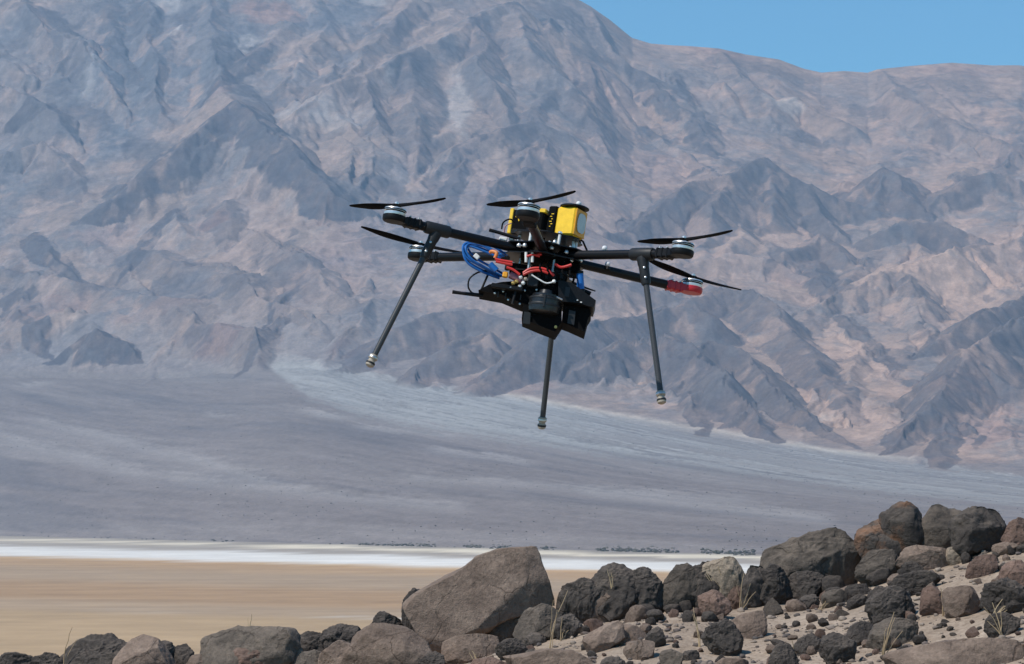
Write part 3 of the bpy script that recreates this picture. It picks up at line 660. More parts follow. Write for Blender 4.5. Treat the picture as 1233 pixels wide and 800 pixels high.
ROCKS = [
 # outline in photo pixels, kind, depth ratio, label
 ([(487,757),(488,738),(509,713),(556,684),(569,671),(589,663),(628,659),(645,662),(654,675),(660,700),(667,722),(640,728),(602,740),(579,757),(532,780),(505,770)],'brown',.75,'huge brown slanting boulder, the largest rock on the ridge',6),
 ([(484,757),(486,728),(492,713),(497,709),(506,711),(508,722),(502,735),(496,760)],'dark',.8,'narrow dark rock peeking out behind the left end of the huge boulder'),
 ([(445,760),(448,748),(456,738),(466,737),(478,743),(486,757),(480,770),(450,772)],'dark',.8,'dark knobbly rock on the skyline just left of the huge boulder'),
 ([(408,812),(424,785),(440,765),(462,752),(485,758),(505,772),(520,795),(522,815)],'brown',.8,'broad brown domed rock at the bottom edge, left of the huge boulder'),
 ([(398,800),(390,772),(405,756),(425,753),(438,762),(432,785),(415,802)],'dark',.8,'dark blocky rock left of the broad brown domed rock'),
 ([(532,792),(540,775),(555,766),(580,764),(596,772),(602,785),(590,796),(540,798)],'brown',.8,'rounded brown rock under the overhang of the huge boulder'),
 ([(578,760),(590,740),(603,734),(620,738),(628,745),(623,762),(605,769),(585,766)],'grey',.8,'wedge-shaped grey rock propping up the huge boulder, the left one of two'),
 ([(620,762),(632,735),(645,728),(668,728),(678,745),(674,764),(650,772),(630,774)],'grey',.8,'squarish grey rock in the shade under the right end of the huge boulder'),
 ([(632,774),(640,762),(652,763),(658,772),(645,778)],'dark',.9,'small dark stone in front of the squarish grey rock'),
 ([(597,787),(603,772),(622,769),(634,776),(630,790),(610,794)],'dark',.9,'dark low rock right of the rounded brown rock under the boulder'),
 ([(610,815),(620,790),(645,782),(680,784),(705,795),(718,815)],'brown',.8,'wide flat brown rock at the bottom edge below the huge boulder'),
 ([(672,737),(678,708),(700,700),(716,696),(722,710),(716,732),(700,738)],'dark',.8,'dark angular rock just right of the huge boulder on the skyline'),
 ([(709,733),(709,712),(716,695),(724,684),(740,679),(756,682),(768,695),(767,715),(762,735),(740,740)],'dark',.8,'tall dark round-topped rock, left one of a joined pair on the skyline'),
 ([(759,737),(757,690),(770,684),(785,685),(795,694),(801,710),(797,727),(785,739),(770,741)],'dark',.8,'tall dark rock with a sheer shadowed right side, right one of a joined pair'),
 ([(706,739),(712,718),(725,708),(750,708),(764,718),(762,732),(745,740),(720,743)],'brown',.6,'brown hollowed rock at the foot of the dark round-topped pair'),
 ([(797,707),(804,692),(815,681),(828,679),(839,690),(843,712),(836,726),(820,729),(806,724)],'grey',.8,'smooth egg-shaped grey rock in the middle of the skyline row'),
 ([(832,714),(834,690),(842,677),(852,680),(864,692),(869,710),(861,722),(842,726)],'dark',.8,'dark rough rock touching the right of the egg-shaped grey rock'),
 ([(844,700),(848,681),(868,671),(882,676),(895,686),(892,705),(850,708)],'pale',.6,'pale grey pointed rock showing behind the skyline row'),
 ([(864,724),(866,692),(880,684),(893,687),(901,700),(899,724),(885,730)],'pink',.8,'reddish brown upright rock in front of the pale pointed rock'),
 ([(892,727),(895,690),(905,682),(918,684),(923,700),(919,724),(905,732)],'dark',.8,'dark upright rock between the reddish upright rock and the knobbly black one'),
 ([(908,724),(914,690),(925,681),(938,680),(951,692),(953,712),(947,724),(925,729)],'dark',.8,'knobbly black rock at the foot of the long grey boulder'),
 ([(842,744),(844,720),(852,711),(866,712),(877,725),(879,740),(862,748)],'pink',.8,'reddish cube-like rock standing in front of the skyline row'),
 ([(703,782),(712,765),(735,748),(746,752),(752,770),(736,778),(712,784)],'brown',.8,'brown pyramid-like rock on sand below the round-topped pair'),
 ([(738,770),(742,752),(760,754),(776,762),(771,774),(750,776)],'brown',.8,'low brown rock leaning on the right of the brown pyramid-like rock'),
 ([(777,772),(782,758),(790,755),(798,760),(801,773),(790,780)],'dark',.9,'small upright dark stone right of the low brown rocks'),
 ([(752,790),(758,775),(775,771),(787,776),(786,790),(768,795)],'brown',.9,'round brown stone below the small upright dark stone'),
 ([(846,777),(850,760),(868,752),(878,745),(886,756),(894,775),(886,788),(860,790)],'dark',.8,'jagged black rock on the sand at the bottom centre right'),
 ([(880,754),(895,742),(918,736),(922,752),(919,766),(898,769),(884,764)],'brown',.8,'brown block with a sharp upper right corner on the sand'),
 ([(795,798),(800,785),(812,782),(821,788),(822,800),(808,804)],'grey',.9,'grey stone at the bottom edge left of the jagged black rock'),
 ([(822,792),(828,783),(838,783),(842,792),(832,796)],'dark',.9,'little dark stone beside the jagged black rock'),
 ([(918,682),(921,671),(940,660),(965,650),(985,639),(1000,637),(1030,640),(1038,655),(1035,680),(1026,700),(990,706),(955,704),(930,694)],'grey',.8,'long grey sloping boulder on the right skyline',6),
 ([(948,706),(952,690),(975,688),(992,694),(994,708),(981,720),(960,724)],'dark',.8,'dark rock wedged below the long grey sloping boulder'),
 ([(1058,655),(1063,625),(1075,612),(1090,605),(1102,608),(1108,625),(1111,652),(1092,664)],'rust',.8,'peaked dark rock with rust orange stain, highest on the skyline',5),
 ([(1031,655),(1033,641),(1050,629),(1064,624),(1078,640),(1092,657),(1087,674),(1060,676),(1035,672)],'rust',.8,'dark rounded rock with a rusty upper side, right of the long grey boulder'),
 ([(1031,692),(1036,668),(1055,662),(1075,666),(1084,682),(1074,697),(1050,703)],'grey',.8,'grey rock at the foot of the rust-stained rocks'),
 ([(1103,660),(1106,635),(1115,618),(1125,609),(1145,611),(1161,622),(1166,645),(1152,662),(1125,668)],'grey',.8,'big grey rounded boulder right of the rust-stained peak',5),
 ([(1145,655),(1152,630),(1170,615),(1190,611),(1203,622),(1212,640),(1211,654),(1190,665),(1165,670)],'dark',.8,'big blackish round boulder, rightmost of the high cluster',5),
 ([(1208,658),(1212,635),(1222,625),(1236,624),(1250,650),(1232,666)],'pink',.8,'reddish brown rock cut by the right edge on the skyline'),
 ([(1080,682),(1085,664),(1105,657),(1130,661),(1144,676),(1136,688),(1110,688)],'brown',.8,'flat brown rock below the big grey rounded boulder'),
 ([(1138,674),(1142,661),(1155,657),(1166,666),(1163,677),(1150,680)],'pale',.9,'small pale buff stone below the blackish round boulder'),
 ([(1074,712),(1082,698),(1105,690),(1122,687),(1131,698),(1123,709),(1100,716)],'dark',.8,'long low dark rock lying on sand below the flat brown rock'),
 ([(1080,694),(1085,681),(1098,676),(1108,681),(1111,692),(1095,697)],'dark',.9,'dark lump between the flat brown rock and the long low dark one'),
 ([(1044,752),(1048,735),(1065,717),(1078,706),(1090,712),(1099,735),(1102,744),(1080,748),(1062,750)],'dark',.8,'dark pointed rock standing mid slope, upper half of a split block'),
 ([(1045,778),(1055,757),(1075,747),(1098,744),(1104,757),(1100,774),(1080,780),(1060,780)],'grey',.8,'grey green squat rock, lower half of a split block mid slope'),
 ([(1019,770),(1028,754),(1042,748),(1053,757),(1051,774),(1035,777)],'dark',.9,'dark stone touching the left of the split block'),
 ([(1109,737),(1112,712),(1125,706),(1136,722),(1135,740),(1120,742)],'pink',.8,'reddish upright block on the sand right of the split block'),
 ([(1137,740),(1139,718),(1150,706),(1170,712),(1180,725),(1177,740),(1155,744)],'brown',.8,'brown boxy rock right of the reddish upright block'),
 ([(1183,728),(1188,706),(1205,696),(1222,700),(1245,715),(1245,735),(1210,741)],'dark',.8,'dark rock pile piece reaching the right edge above the bottom corner'),
 ([(1164,692),(1172,674),(1185,669),(1200,668),(1199,684),(1185,695)],'pink',.8,'reddish rock on sand right of the small pale buff stone'),
 ([(926,812),(931,784),(950,775),(960,790),(964,812)],'dark',.8,'dark upright rock at the bottom edge with dry stalks beside it'),
 ([(956,783),(965,768),(980,764),(991,775),(986,785),(970,788)],'dark',.9,'dark domed stone behind the upright bottom-edge rock'),
 ([(988,797),(992,775),(1000,762),(1015,768),(1030,780),(1024,796),(1005,800)],'dark',.8,'dark notched rock near the bottom edge left of the split block'),
 ([(1070,815),(1090,792),(1130,779),(1170,769),(1200,773),(1217,790),(1230,815)],'brown',.8,'large flat brown slab in the bottom right corner'),
 ([(1186,757),(1192,743),(1215,738),(1227,746),(1217,762),(1200,767)],'dark',.9,'dark stone with a dry stalk above the bottom right slab'),
 ([(1018,714),(1026,703),(1043,703),(1047,714),(1031,719)],'dark',.9,'small dark stone, upper of two below the long grey boulder'),
 ([(1019,730),(1029,716),(1042,716),(1046,727),(1031,732)],'dark',.9,'small dark stone, lower of two below the long grey boulder'),
 ([(1044,720),(1055,706),(1068,708),(1067,722),(1050,724)],'dark',.9,'triangular dark stone up slope of the split block'),
 ([(990,726),(995,713),(1010,710),(1021,718),(1019,728),(1000,730)],'grey',.9,'rounded grey stone on sand below the long grey boulder'),
 ([(961,730),(966,718),(980,716),(986,725),(976,734)],'dark',.9,'small dark stone under the wedged dark rock'),
 ([(-12,815),(-2,792),(12,786),(30,792),(42,812)],'dark',.8,'dark rock in the bottom left corner'),
 ([(37,814),(42,791),(55,786),(68,790),(77,813)],'dark',.8,'small dark rock, second from the bottom left corner'),
 ([(74,815),(78,792),(90,775),(110,766),(135,764),(150,772),(162,786),(160,815)],'dark',.8,'big dark rounded rock at the bottom left'),
 ([(138,815),(150,796),(177,767),(183,766),(195,780),(212,800),(210,815)],'brown',.9,'sharp brown pyramid rock beside the big dark rounded rock at bottom left'),
 ([(189,800),(191,776),(203,772),(211,782),(210,802)],'dark',.9,'small dark stone peeking over the right side of the sharp pyramid rock'),
 ([(206,806),(211,781),(225,776),(233,788),(232,806)],'dark',.9,'small dark stone between the sharp pyramid rock and the wide domed one'),
 ([(245,814),(251,787),(262,770),(285,757),(320,755),(345,759),(358,768),(361,787),(356,806),(330,814)],'grey',.8,'wide domed grey rock on the left skyline',5),
 ([(260,815),(270,791),(285,779),(310,775),(328,786),(338,815)],'pink',.7,'reddish rounded rock in front of the wide domed grey rock'),
 ([(223,815),(235,791),(250,788),(264,796),(264,815)],'brown',.9,'low brown stone at the left foot of the wide domed grey rock'),
 ([(356,800),(364,769),(378,761),(390,766),(397,777),(394,800)],'dark',.9,'dark knob right of the wide domed grey rock'),
 ([(384,790),(394,761),(405,753),(418,752),(431,759),(432,785)],'dark',.9,'dark rock behind the dark blocky rock on the left skyline'),
 ([(353,815),(360,788),(378,783),(392,790),(394,815)],'grey',.9,'grey stone at the bottom edge below the dark knob'),
 ([(383,815),(391,783),(408,772),(424,778),(432,815)],'brown',.9,'brown stone at the bottom edge left of the broad brown domed rock'),
 ([(497,815),(505,790),(520,785),(532,792),(536,815)],'dark',.9,'dark stone at the bottom edge right of the broad brown domed rock'),
 ([(560,815),(572,795),(590,792),(606,800),(610,815)],'pink',.9,'reddish stone at the bottom edge in front of the rounded brown rock'),
 ([(862,800),(872,792),(888,792),(896,800),(890,808),(868,808)],'brown',.9,'brown stone at the bottom edge just below the jagged black rock'),
 ([(1205,700),(1215,678),(1230,675),(1245,690),(1240,706),(1220,710)],'pink',.9,'reddish stone at the right edge below the skyline'),
 ([(900,700),(925,700),(950,704),(952,720),(935,728),(905,724)],'brown',.8,'flat brown ledge stone under the knobbly black rock'),
 ([(664,760),(672,744),(690,740),(700,748),(698,764),(680,770)],'dark',.9,'dark stone at the foot of the angular rock right of the huge boulder'),
 ([(722,806),(730,793),(745,791),(752,800),(748,810),(730,812)],'dark',.9,'small dark stone at the bottom edge right of the wide flat brown rock'),
]
def build_rock(i, spec):
    poly, kind, ratio, label = spec[:4]; sub = spec[4] if len(spec) > 4 else (6 if np.ptp(np.array(poly)[:, 0]) > 34 else 5)
    P = np.array(poly, float); bx = P[:, 0].mean(); by = P[:, 1].max()
    _, _, Y = hit_hill(bx, min(by, 900))
    a, e = pix_ae(P[:, 0], P[:, 1])
    wpoly = np.stack([a * Y, e * Y], -1)
    c, Rth = radial(wpoly)
    depth = float(np.mean(Rth)) * ratio * 1.15
    Yc = Y + depth * .45 + (.45 if i == 1 else 0)
    k = Yc / Y                                       # keep the apparent size at the slightly larger distance
    V, Fc = rock_verts(sub, Rth * k * (1.03 if i == 0 else 1.12), depth, 1000 + i * 7, cuts=4 if i == 0 else 11, rough=.42 if i == 0 else .95 if kind != 'brown' else .7, p=.66, tilt=.3 if i == 0 else .55, craggy=.45 if kind in ('brown', 'pale') else 1.7 if kind == 'dark' else .9, chips=10 if i == 0 else 18, fit=True)
    if i: V[:, 2] *= .95
    cx, cz = c[0] * k, c[1] * k
    g = float(hill_z(np.array(cx), np.array(Yc))); zb = V[:, 2].min() + cz
    if zb > g - .03:                                 # reach down into the ground
        low = V[:, 2] < 0; V[low, 2] *= (cz - (g - .03)) / max(cz - zb, 1e-3)
    o = mesh_obj('rock', V, Fc, RM[kind]); o.location = (cx, Yc, cz)
    tag(o, label, 'rock', 'dark volcanic rocks along the ridge')
    return o
HERO = [build_rock(i, spec) for i, spec in enumerate(ROCKS)]

# loose fist-sized stones: 8 shapes shared between the stones
random.seed(5)
STONE = []
for k in range(8):
    rng = np.random.default_rng(60 + k)
    Rth = np.interp(np.linspace(-np.pi, np.pi, 181), np.linspace(-np.pi, np.pi, 8), np.append(q := rng.uniform(.7, 1.1, 7), q[0])) * np.where(np.linspace(-np.pi, np.pi, 181) < 0, .62, .8)
    V, Fc = rock_verts(4, Rth, .8, 300 + k, cuts=10, rough=1.2)
    me = mesh_obj('stone', V, Fc); STONE.append(me.data); bpy.data.objects.remove(me)
STONES = []
def stone(x, y, r, kind):
    me = random.choice(STONE)
    o = bpy.data.objects.new('stone', me); col.objects.link(o)
    if not me.materials: me.materials.append(RM['dark'])
    o.material_slots[0].link = 'OBJECT'; o.material_slots[0].material = RM[kind]
    o.location = (x, y, float(hill_z(np.array(x), np.array(y))) + r * .2)
    o.rotation_euler = (random.uniform(-.3, .3), random.uniform(-.3, .3), random.uniform(0, 6.28)); o.scale = (r * random.uniform(.8, 1.3), r * random.uniform(.8, 1.2), r * random.uniform(.7, 1.1))
    STONES.append((o, kind, r)); return o
n = 0
while n < 190:
    px = random.uniform(540, 1260); py = random.uniform(650, 812)
    yc = float(tab(CREST, px))
    if py < yc + 3 or (px < 640 and py < 770): continue
    a, e, y = hit_hill(px, py)
    r = random.choice((.018, .022, .026, .03, .036, .045, .055)) * random.uniform(.8, 1.15)
    stone(a * y, y, r, random.choice(('dark', 'dark', 'brown', 'brown', 'grey', 'pink'))); n += 1
for k in range(46):                                  # rubble wedged along the skyline row
    px = random.uniform(660, 1240); y = CREST_Y + random.uniform(-.5, .35); a = (px - CX) / F
    stone(a * y, y, random.uniform(.05, .10), random.choice(('dark', 'dark', 'brown', 'grey', 'pink')))
for k in range(60):                                  # rubble filling the gaps along the left part of the crest
    px = random.uniform(-60, 640); y = random.uniform(15.0, 16.4); a = (px - CX) / F
    stone(a * y, y, random.uniform(.03, .075), random.choice(('dark', 'dark', 'brown', 'grey')))

# every stone is told by colour, by the nearest well-known rock and by its turn outward from it
import re
def short(l):
    m_ = re.match(r'(.*?\b(?:rock|stone|boulder|block|slab|lump|knob)\b)', l.split(',')[0]); return m_.group(1) if m_ else None
SH = [short(o['label']) for o in HERO]; KNOWN = [(o, n_) for o, n_ in zip(HERO, SH) if n_ and SH.count(n_) == 1 and n_ not in ('dark rock', 'dark stone') and len(n_.split()) < 7]
buckets = {}
for o, kind, r in STONES:
    h, n_ = min(KNOWN, key=lambda q: (q[0].location - o.location).length)
    d_ = o.location - h.location; ang = 'left of' if d_.x < -abs(d_.y) * .5 else 'right of' if d_.x > abs(d_.y) * .5 else 'in front of' if d_.y < 0 else 'behind'
    cw_ = {'dark': 'blackish', 'brown': 'brown', 'grey': 'grey', 'pink': 'reddish'}[kind]
    buckets.setdefault((cw_, ang, n_), []).append((d_.length, o))
ORD = ['nearest', 'second nearest', 'third nearest', 'fourth nearest', 'fifth nearest', 'sixth nearest', 'seventh nearest', 'eighth nearest', 'ninth nearest', 'tenth nearest']
for (cw_, ang, n_), lst in buckets.items():
    for k, (_, o) in enumerate(sorted(lst, key=lambda q: q[0])):
        tag(o, (ORD[min(k, 9)] + ' ' if len(lst) > 1 else '') + f'small {cw_} stone {ang} the {n_}', 'stone', 'small loose stones on the slope')

# gravel: thousands of chips, one object
def gravel():
    rng = np.random.default_rng(9); D, Fc = ICO[2]
    N = 9000; vs = []; fs = []
    Y = rng.uniform(10.2, 16.3, N); X = (rng.uniform(480, 1330, N) - CX) / F * Y
    clump = fbm2(X * 2.5, Y * 1.6, 3, 71); keep = clump > rng.uniform(-.7, .45, N); X = X[keep]; Y = Y[keep]
    Z = hill_z(X, Y); base = [D * (1 + .5 * fbm3(D * 1.5 + 9 * k, 2, 70 + k))[:, None] for k in range(6)]
    for k in range(len(X)):
        r = .003 + .016 * rng.random() ** 3.2; t = rng.uniform(0, 6.28); c, s = math.cos(t), math.sin(t)
        b = base[k % 6] * (r * rng.uniform(.8, 1.6), r, r * rng.uniform(.5, .9))
        v = np.stack([b[:, 0] * c - b[:, 1] * s + X[k], b[:, 0] * s + b[:, 1] * c + Y[k], b[:, 2] + Z[k] + r * .25], -1)
        vs.append(v); fs.append(Fc + len(D) * k)
    t = NT('gravel_chips'); g = t.n('NewGeometry'); rp = g.outputs['Random Per Island']
    c = t.ramp(rp, [(0, (.07, .06, .055)), (.4, (.13, .10, .085)), (.7, (.21, .165, .13)), (1, (.30, .24, .19))])
    t.l(c, t.b.inputs['Base Color']); t.b.inputs['Roughness'].default_value = .9
    o = mesh_obj('gravel', np.concatenate(vs), np.concatenate(fs), t.m, smooth=False)
    tag(o, 'fine brown gravel strewn over the sandy slope', 'gravel', kind='stuff')
gravel()

# ----------------------------------------------------------------- dry stalks
def frames(path):
    P = np.array(path, float); T = np.gradient(P, axis=0); T /= np.linalg.norm(T, axis=1)[:, None] + 1e-12
    up = np.array((0, 0, 1.0)) if abs(T[0, 2]) < .9 else np.array((1.0, 0, 0))
    out = []
    for t in T:
        x = np.cross(up, t); x /= np.linalg.norm(x) + 1e-12; y = np.cross(t, x); up = y; out.append((x, y))
    return P, out
class MB:
    """collects shapes; build() links them as one mesh object"""
    def __init__(self): self.v = []; self.f = []
    def add(self, v, f):
        b = len(self.v); self.v += [tuple(q) for q in v]; self.f += [tuple(i + b for i in q) for q in f]; return self
    def tube(self, path, r, n=10, cap=True):
        P, fr = frames(path); m = len(P); r = np.broadcast_to(np.asarray(r, float), (m,)); v = []; f = []
        for p, (x, y), rr in zip(P, fr, r):
            for k in range(n):
                t = 2 * math.pi * k / n; v.append(p + rr * (math.cos(t) * x + math.sin(t) * y))
        for i in range(m - 1):
            for k in range(n):
                f.append((i * n + k, i * n + (k + 1) % n, (i + 1) * n + (k + 1) % n, (i + 1) * n + k))
        if cap: f.append(tuple(range(n - 1, -1, -1))); f.append(tuple((m - 1) * n + k for k in range(n)))
        return self.add(v, f)
    def lathe(self, prof, c=(0, 0, 0), axis=(0, 0, 1), n=28):
        """prof: (radius, height) pairs along axis"""
        ax = Vector(axis).normalized(); q = ax.to_track_quat('Z', 'Y'); v = []; f = []
        for (r, h) in prof:
            for k in range(n):
                t = 2 * math.pi * k / n; v.append(tuple(Vector(c) + q @ Vector((r * math.cos(t), r * math.sin(t), h))))
        m = len(prof)
        for i in range(m - 1):
            for k in range(n): f.append((i * n + k, i * n + (k + 1) % n, (i + 1) * n + (k + 1) % n, (i + 1) * n + k))
        f.append(tuple(range(n - 1, -1, -1))); f.append(tuple((m - 1) * n + k for k in range(n)))
        return self.add(v, f)
    def box(self, c, d, rot=None, bev=.0):
        x, y, z = (q / 2 for q in d); b = min(bev, x * .9, y * .9, z * .9); rot = rot or Matrix.Identity(3); v = []; f = []
        # chamfered in plan, plus chamfered top and bottom
        def ring(ix, iy, zz, bb): return [(-ix + bb, -iy, zz), (ix - bb, -iy, zz), (ix, -iy + bb, zz), (ix, iy - bb, zz), (ix - bb, iy, zz), (-ix + bb, iy, zz), (-ix, iy - bb, zz), (-ix, -iy + bb, zz)]
        b2 = max(b, 1e-4)
        rings = [ring(x - b2, y - b2, -z, b2 * .5), ring(x, y, -z + b2, b2), ring(x, y, z - b2, b2), ring(x - b2, y - b2, z, b2 * .5)]
        for rg in rings: v += [tuple(Vector(c) + rot @ Vector(p)) for p in rg]
        for i in range(3):
            for k in range(8): f.append((i * 8 + k, i * 8 + (k + 1) % 8, (i + 1) * 8 + (k + 1) % 8, (i + 1) * 8 + k))
        f.append(tuple(range(7, -1, -1))); f.append(tuple(24 + k for k in range(8)))
        return self.add(v, f)
    def prism(self, pts0, pts1):
        n = len(pts0); f = [tuple(range(n - 1, -1, -1)), tuple(range(n, 2 * n))]
        for k in range(n): f.append((k, (k + 1) % n, n + (k + 1) % n, n + k))
        return self.add(list(pts0) + list(pts1), f)
    def sphere(self, c, r, n=14):
        return self.lathe([(max(r * math.sin(t), r * .02), -r * math.cos(t)) for t in np.linspace(0, math.pi, n // 2 + 2)], c, n=n)
    def build(self, name, mat, parent=None, smooth=False, auto=True):
        me = bpy.data.meshes.new(name); me.from_pydata(self.v, [], self.f)
        bm = bmesh.new(); bm.from_mesh(me); bmesh.ops.recalc_face_normals(bm, faces=bm.faces); bm.to_mesh(me); bm.free()
        if auto:
            me.polygons.foreach_set('use_smooth', np.ones(len(me.polygons), bool)); me.set_sharp_from_angle(angle=R(38))
        me.materials.append(mat); o = bpy.data.objects.new(name, me); col.objects.link(o)
        if parent: o.parent = parent
        return o

t = NT('dry_straw'); oi = t.n('ObjectInfo')
t.l(t.ramp(oi.outputs['Random'], [(0, (.30, .20, .11)), (1, (.46, .34, .20))]), t.b.inputs['Base Color']); t.b.inputs['Roughness'].default_value = .8
STRAW = t.m
STALKS = [  # base x, base y, height px, lean px, number of stems, label
 (662, 786, 74, 24, 3, 'tall bent dry stalk on sand right of the huge boulder'),
 (676, 772, 28, 2, 3, 'short dry stalk right beside the tall bent one'),
 (1063, 795, 58, 14, 5, 'forked dry stalk in front of the split block'),
 (843, 780, 48, -6, 3, 'thin dry stalk left of the jagged black rock'),
 (1206, 768, 42, -12, 4, 'dry stalk by the dark stone above the bottom right slab'),
 (893, 736, 44, 4, 5, 'dry grass tuft between the upright rocks of the skyline row'),
 (873, 722, 40, -8, 3, 'thin dry stalk against the reddish upright rock'),
 (862, 712, 22, -10, 2, 'short dry stalk leaning on the rough dark rock'),
 (958, 800, 28, -6, 8, 'dry grass tuft at the bottom edge beside the dark upright rock'),
 (78, 800, 44, 10, 2, 'faint thin stalk rising by the big dark rock at bottom left'),
 (300, 764, 24, 3, 2, 'tiny stalk on top of the wide domed grey rock'),
 (1137, 742, 34, -3, 3, 'dry stalk between the reddish block and the brown boxy rock'),
 (985, 738, 14, 8, 10, 'low dry tuft on sand below the long grey boulder'),
 (574, 800, 16, -5, 5, 'small dry tuft at the bottom edge under the huge boulder'),
 (736, 705, 20, -6, 3, 'short stalks growing from the hollowed brown rock'),
 (1195, 748, 26, 14, 6, 'dry tuft right of the brown boxy rock'),
]
for i, (px, py, h, lean, ns, label) in enumerate(STALKS):
    rnd = random.Random(40 + i)
    a, e, y = hit_hill(px, py); sc_ = y / F; m = MB()
    for k in range(ns):
        l = lean + rnd.uniform(-1, 1) * h * .3 * (k > 0); hh = h * (1 if k == 0 else rnd.uniform(.45, .9)); dy = rnd.uniform(-.25, .25) * hh
        x0 = rnd.uniform(-2, 2); pts = []
        for t_ in np.linspace(0, 1, 7):
            pts.append(((x0 + l * t_ ** 1.6 + rnd.uniform(-.8, .8)) * sc_, dy * t_ * sc_, (hh * t_ - 4 * (1 - t_)) * sc_))
        m.tube(pts, np.linspace(.0036, .0016, 7) * (1 if k == 0 else .75), 6)
    o = m.build('dry_stalk', STRAW); o.location = (a * y, y, e * y)
    tag(o, label, 'dry stalk', 'dry stalks among the rocks')

# ----------------------------------------------------------------- far shrubs (uncountable specks) on the fan and along the shore
def shrubs():
    rng = np.random.default_rng(3); D, Fc = ICO[2]; vs = []; fs = []; n = 0
    P = []
    for _ in range(4200):
        c = rng.integers(100, len(TA) - 100); r = int(168 * rng.random() ** 1.3)
        if fbm2(np.array(TX[r, c] / 350), np.array(TY[r, c] / 700), 2, 55) < rng.uniform(-.4, .3): continue
        P.append((TX[r, c] + rng.uniform(-20, 20), TY[r, c], TZ[r, c], rng.uniform(.5, 1.25)))
    for _ in range(900):                              # denser line where the fan meets the lake bed
        px = rng.uniform(420, 960) if rng.random() < .8 else rng.uniform(-100, 1300); a = (px - CX) / F; y = float(shore_Y(np.array(a))) + rng.normal() * 60 + 40
        dens = float(perlin2(np.array(px / 26.0), np.array(.5), 8))
        if dens < -.05: continue
        P.append((a * y, y, ZP + max(0, y - float(shore_Y(np.array(a)))) * .03, rng.uniform(1.0, 2.6)))
    for k, (x, y, z, r) in enumerate(P):
        b = D * (1 + .35 * rng.normal(size=(len(D), 1)).clip(-1, 1)) * (r * rng.uniform(.9, 1.8), r * 1.2, r * .75)
        vs.append(b + (x, y, z + r * .3)); fs.append(Fc + len(D) * k)
    t = NT('shrub_grey_green'); rp = t.n('NewGeometry').outputs['Random Per Island']
    t.l(t.ramp(rp, [(0, (.05, .05, .04)), (1, (.11, .10, .075))]), t.b.inputs['Base Color']); t.b.inputs['Roughness'].default_value = 1
    o = mesh_obj('desert_shrubs', np.concatenate(vs), np.concatenate(fs), t.m, smooth=False)
    tag(o, 'far dark desert scrub dotted over the fan and along the shore', 'scrub', kind='stuff')
shrubs()
#--NEXT--
# ----------------------------------------------------------------- hexacopter
def plain(name, color, rough=.5, metal=0.0, spec=.5, noise=.12, scale=60, bump=0.0):
    t = NT(name); tc = t.n('TexCoord').outputs['Object']; n1 = t.noise(tc, scale, 4, .6)
    c = t.mixc(1.0, color, t.ramp(n1, [(.3, (1 - noise,) * 3), (.7, (1 + noise,) * 3)]), 'MULTIPLY')
    t.l(c, t.b.inputs['Base Color']); t.b.inputs['Metallic'].default_value = metal; t.b.inputs['Specular IOR Level'].default_value = spec
    t.l(t.math('ADD', t.math('MULTIPLY', n1, .25), rough - .12), t.b.inputs['Roughness'])
    if bump: t.l(t.bump(n1, bump, .001), t.b.inputs['Normal'])
    return t.m
def weave(name, color):                              # carbon-fibre tube
    t = NT(name); tc = t.n('TexCoord').outputs['Object']
    ch = t.n('TexChecker'); ch.inputs['Scale'].default_value = 420; t.l(tc, ch.inputs['Vector'])
    ch.inputs['Color1'].default_value = (*[c * .75 for c in color], 1); ch.inputs['Color2'].default_value = (*[c * 1.35 for c in color], 1)
    t.l(ch.outputs[0], t.b.inputs['Base Color']); t.b.inputs['Roughness'].default_value = .36; t.b.inputs['Specular IOR Level'].default_value = .22
    return t.m
DM = {'gloss': plain('satin_black', (.010, .010, .011), .34, 0, .5), 'carbon': weave('carbon_fibre', (.006, .006, .007)), 'leg': weave('grey_carbon_fibre', (.045, .047, .050)),
      'black': plain('black_plastic', (.005, .005, .006), .5, 0, .2), 'matte': plain('matte_black', (.0035, .0035, .004), .85, 0, .1), 'charcoal': plain('charcoal_plastic', (.016, .017, .019), .5, 0, .3),
      'steel': plain('bright_aluminium', (.72, .71, .69), .36, .75), 'dull': plain('dull_aluminium', (.55, .54, .52), .42, 1.0), 'red': plain('red_anodised', (.42, .012, .022), .38),
      'wire': plain('red_silicone', (.55, .03, .025), .45), 'yellow': plain('yellow_plastic', (.86, .53, .02), .42), 'amber': plain('amber_and_shaded_yellow', (.72, .32, .02), .45),
      'orange': plain('orange_plug', (.62, .20, .05), .5), 'blue': plain('blue_cable', (.012, .12, .40), .4), 'mauve': plain('mauve_wrap', (.30, .12, .15), .5),
      'white': plain('white_plastic', (.72, .72, .70), .45), 'ball': plain('reflective_marker', (.62, .62, .62), .55), 'glass': plain('pale_window', (.42, .46, .48), .18), 'brass': plain('brass_yellow', (.55, .38, .12), .4, .6), 'tan': plain('beige_rubber', (.33, .28, .22), .6)}

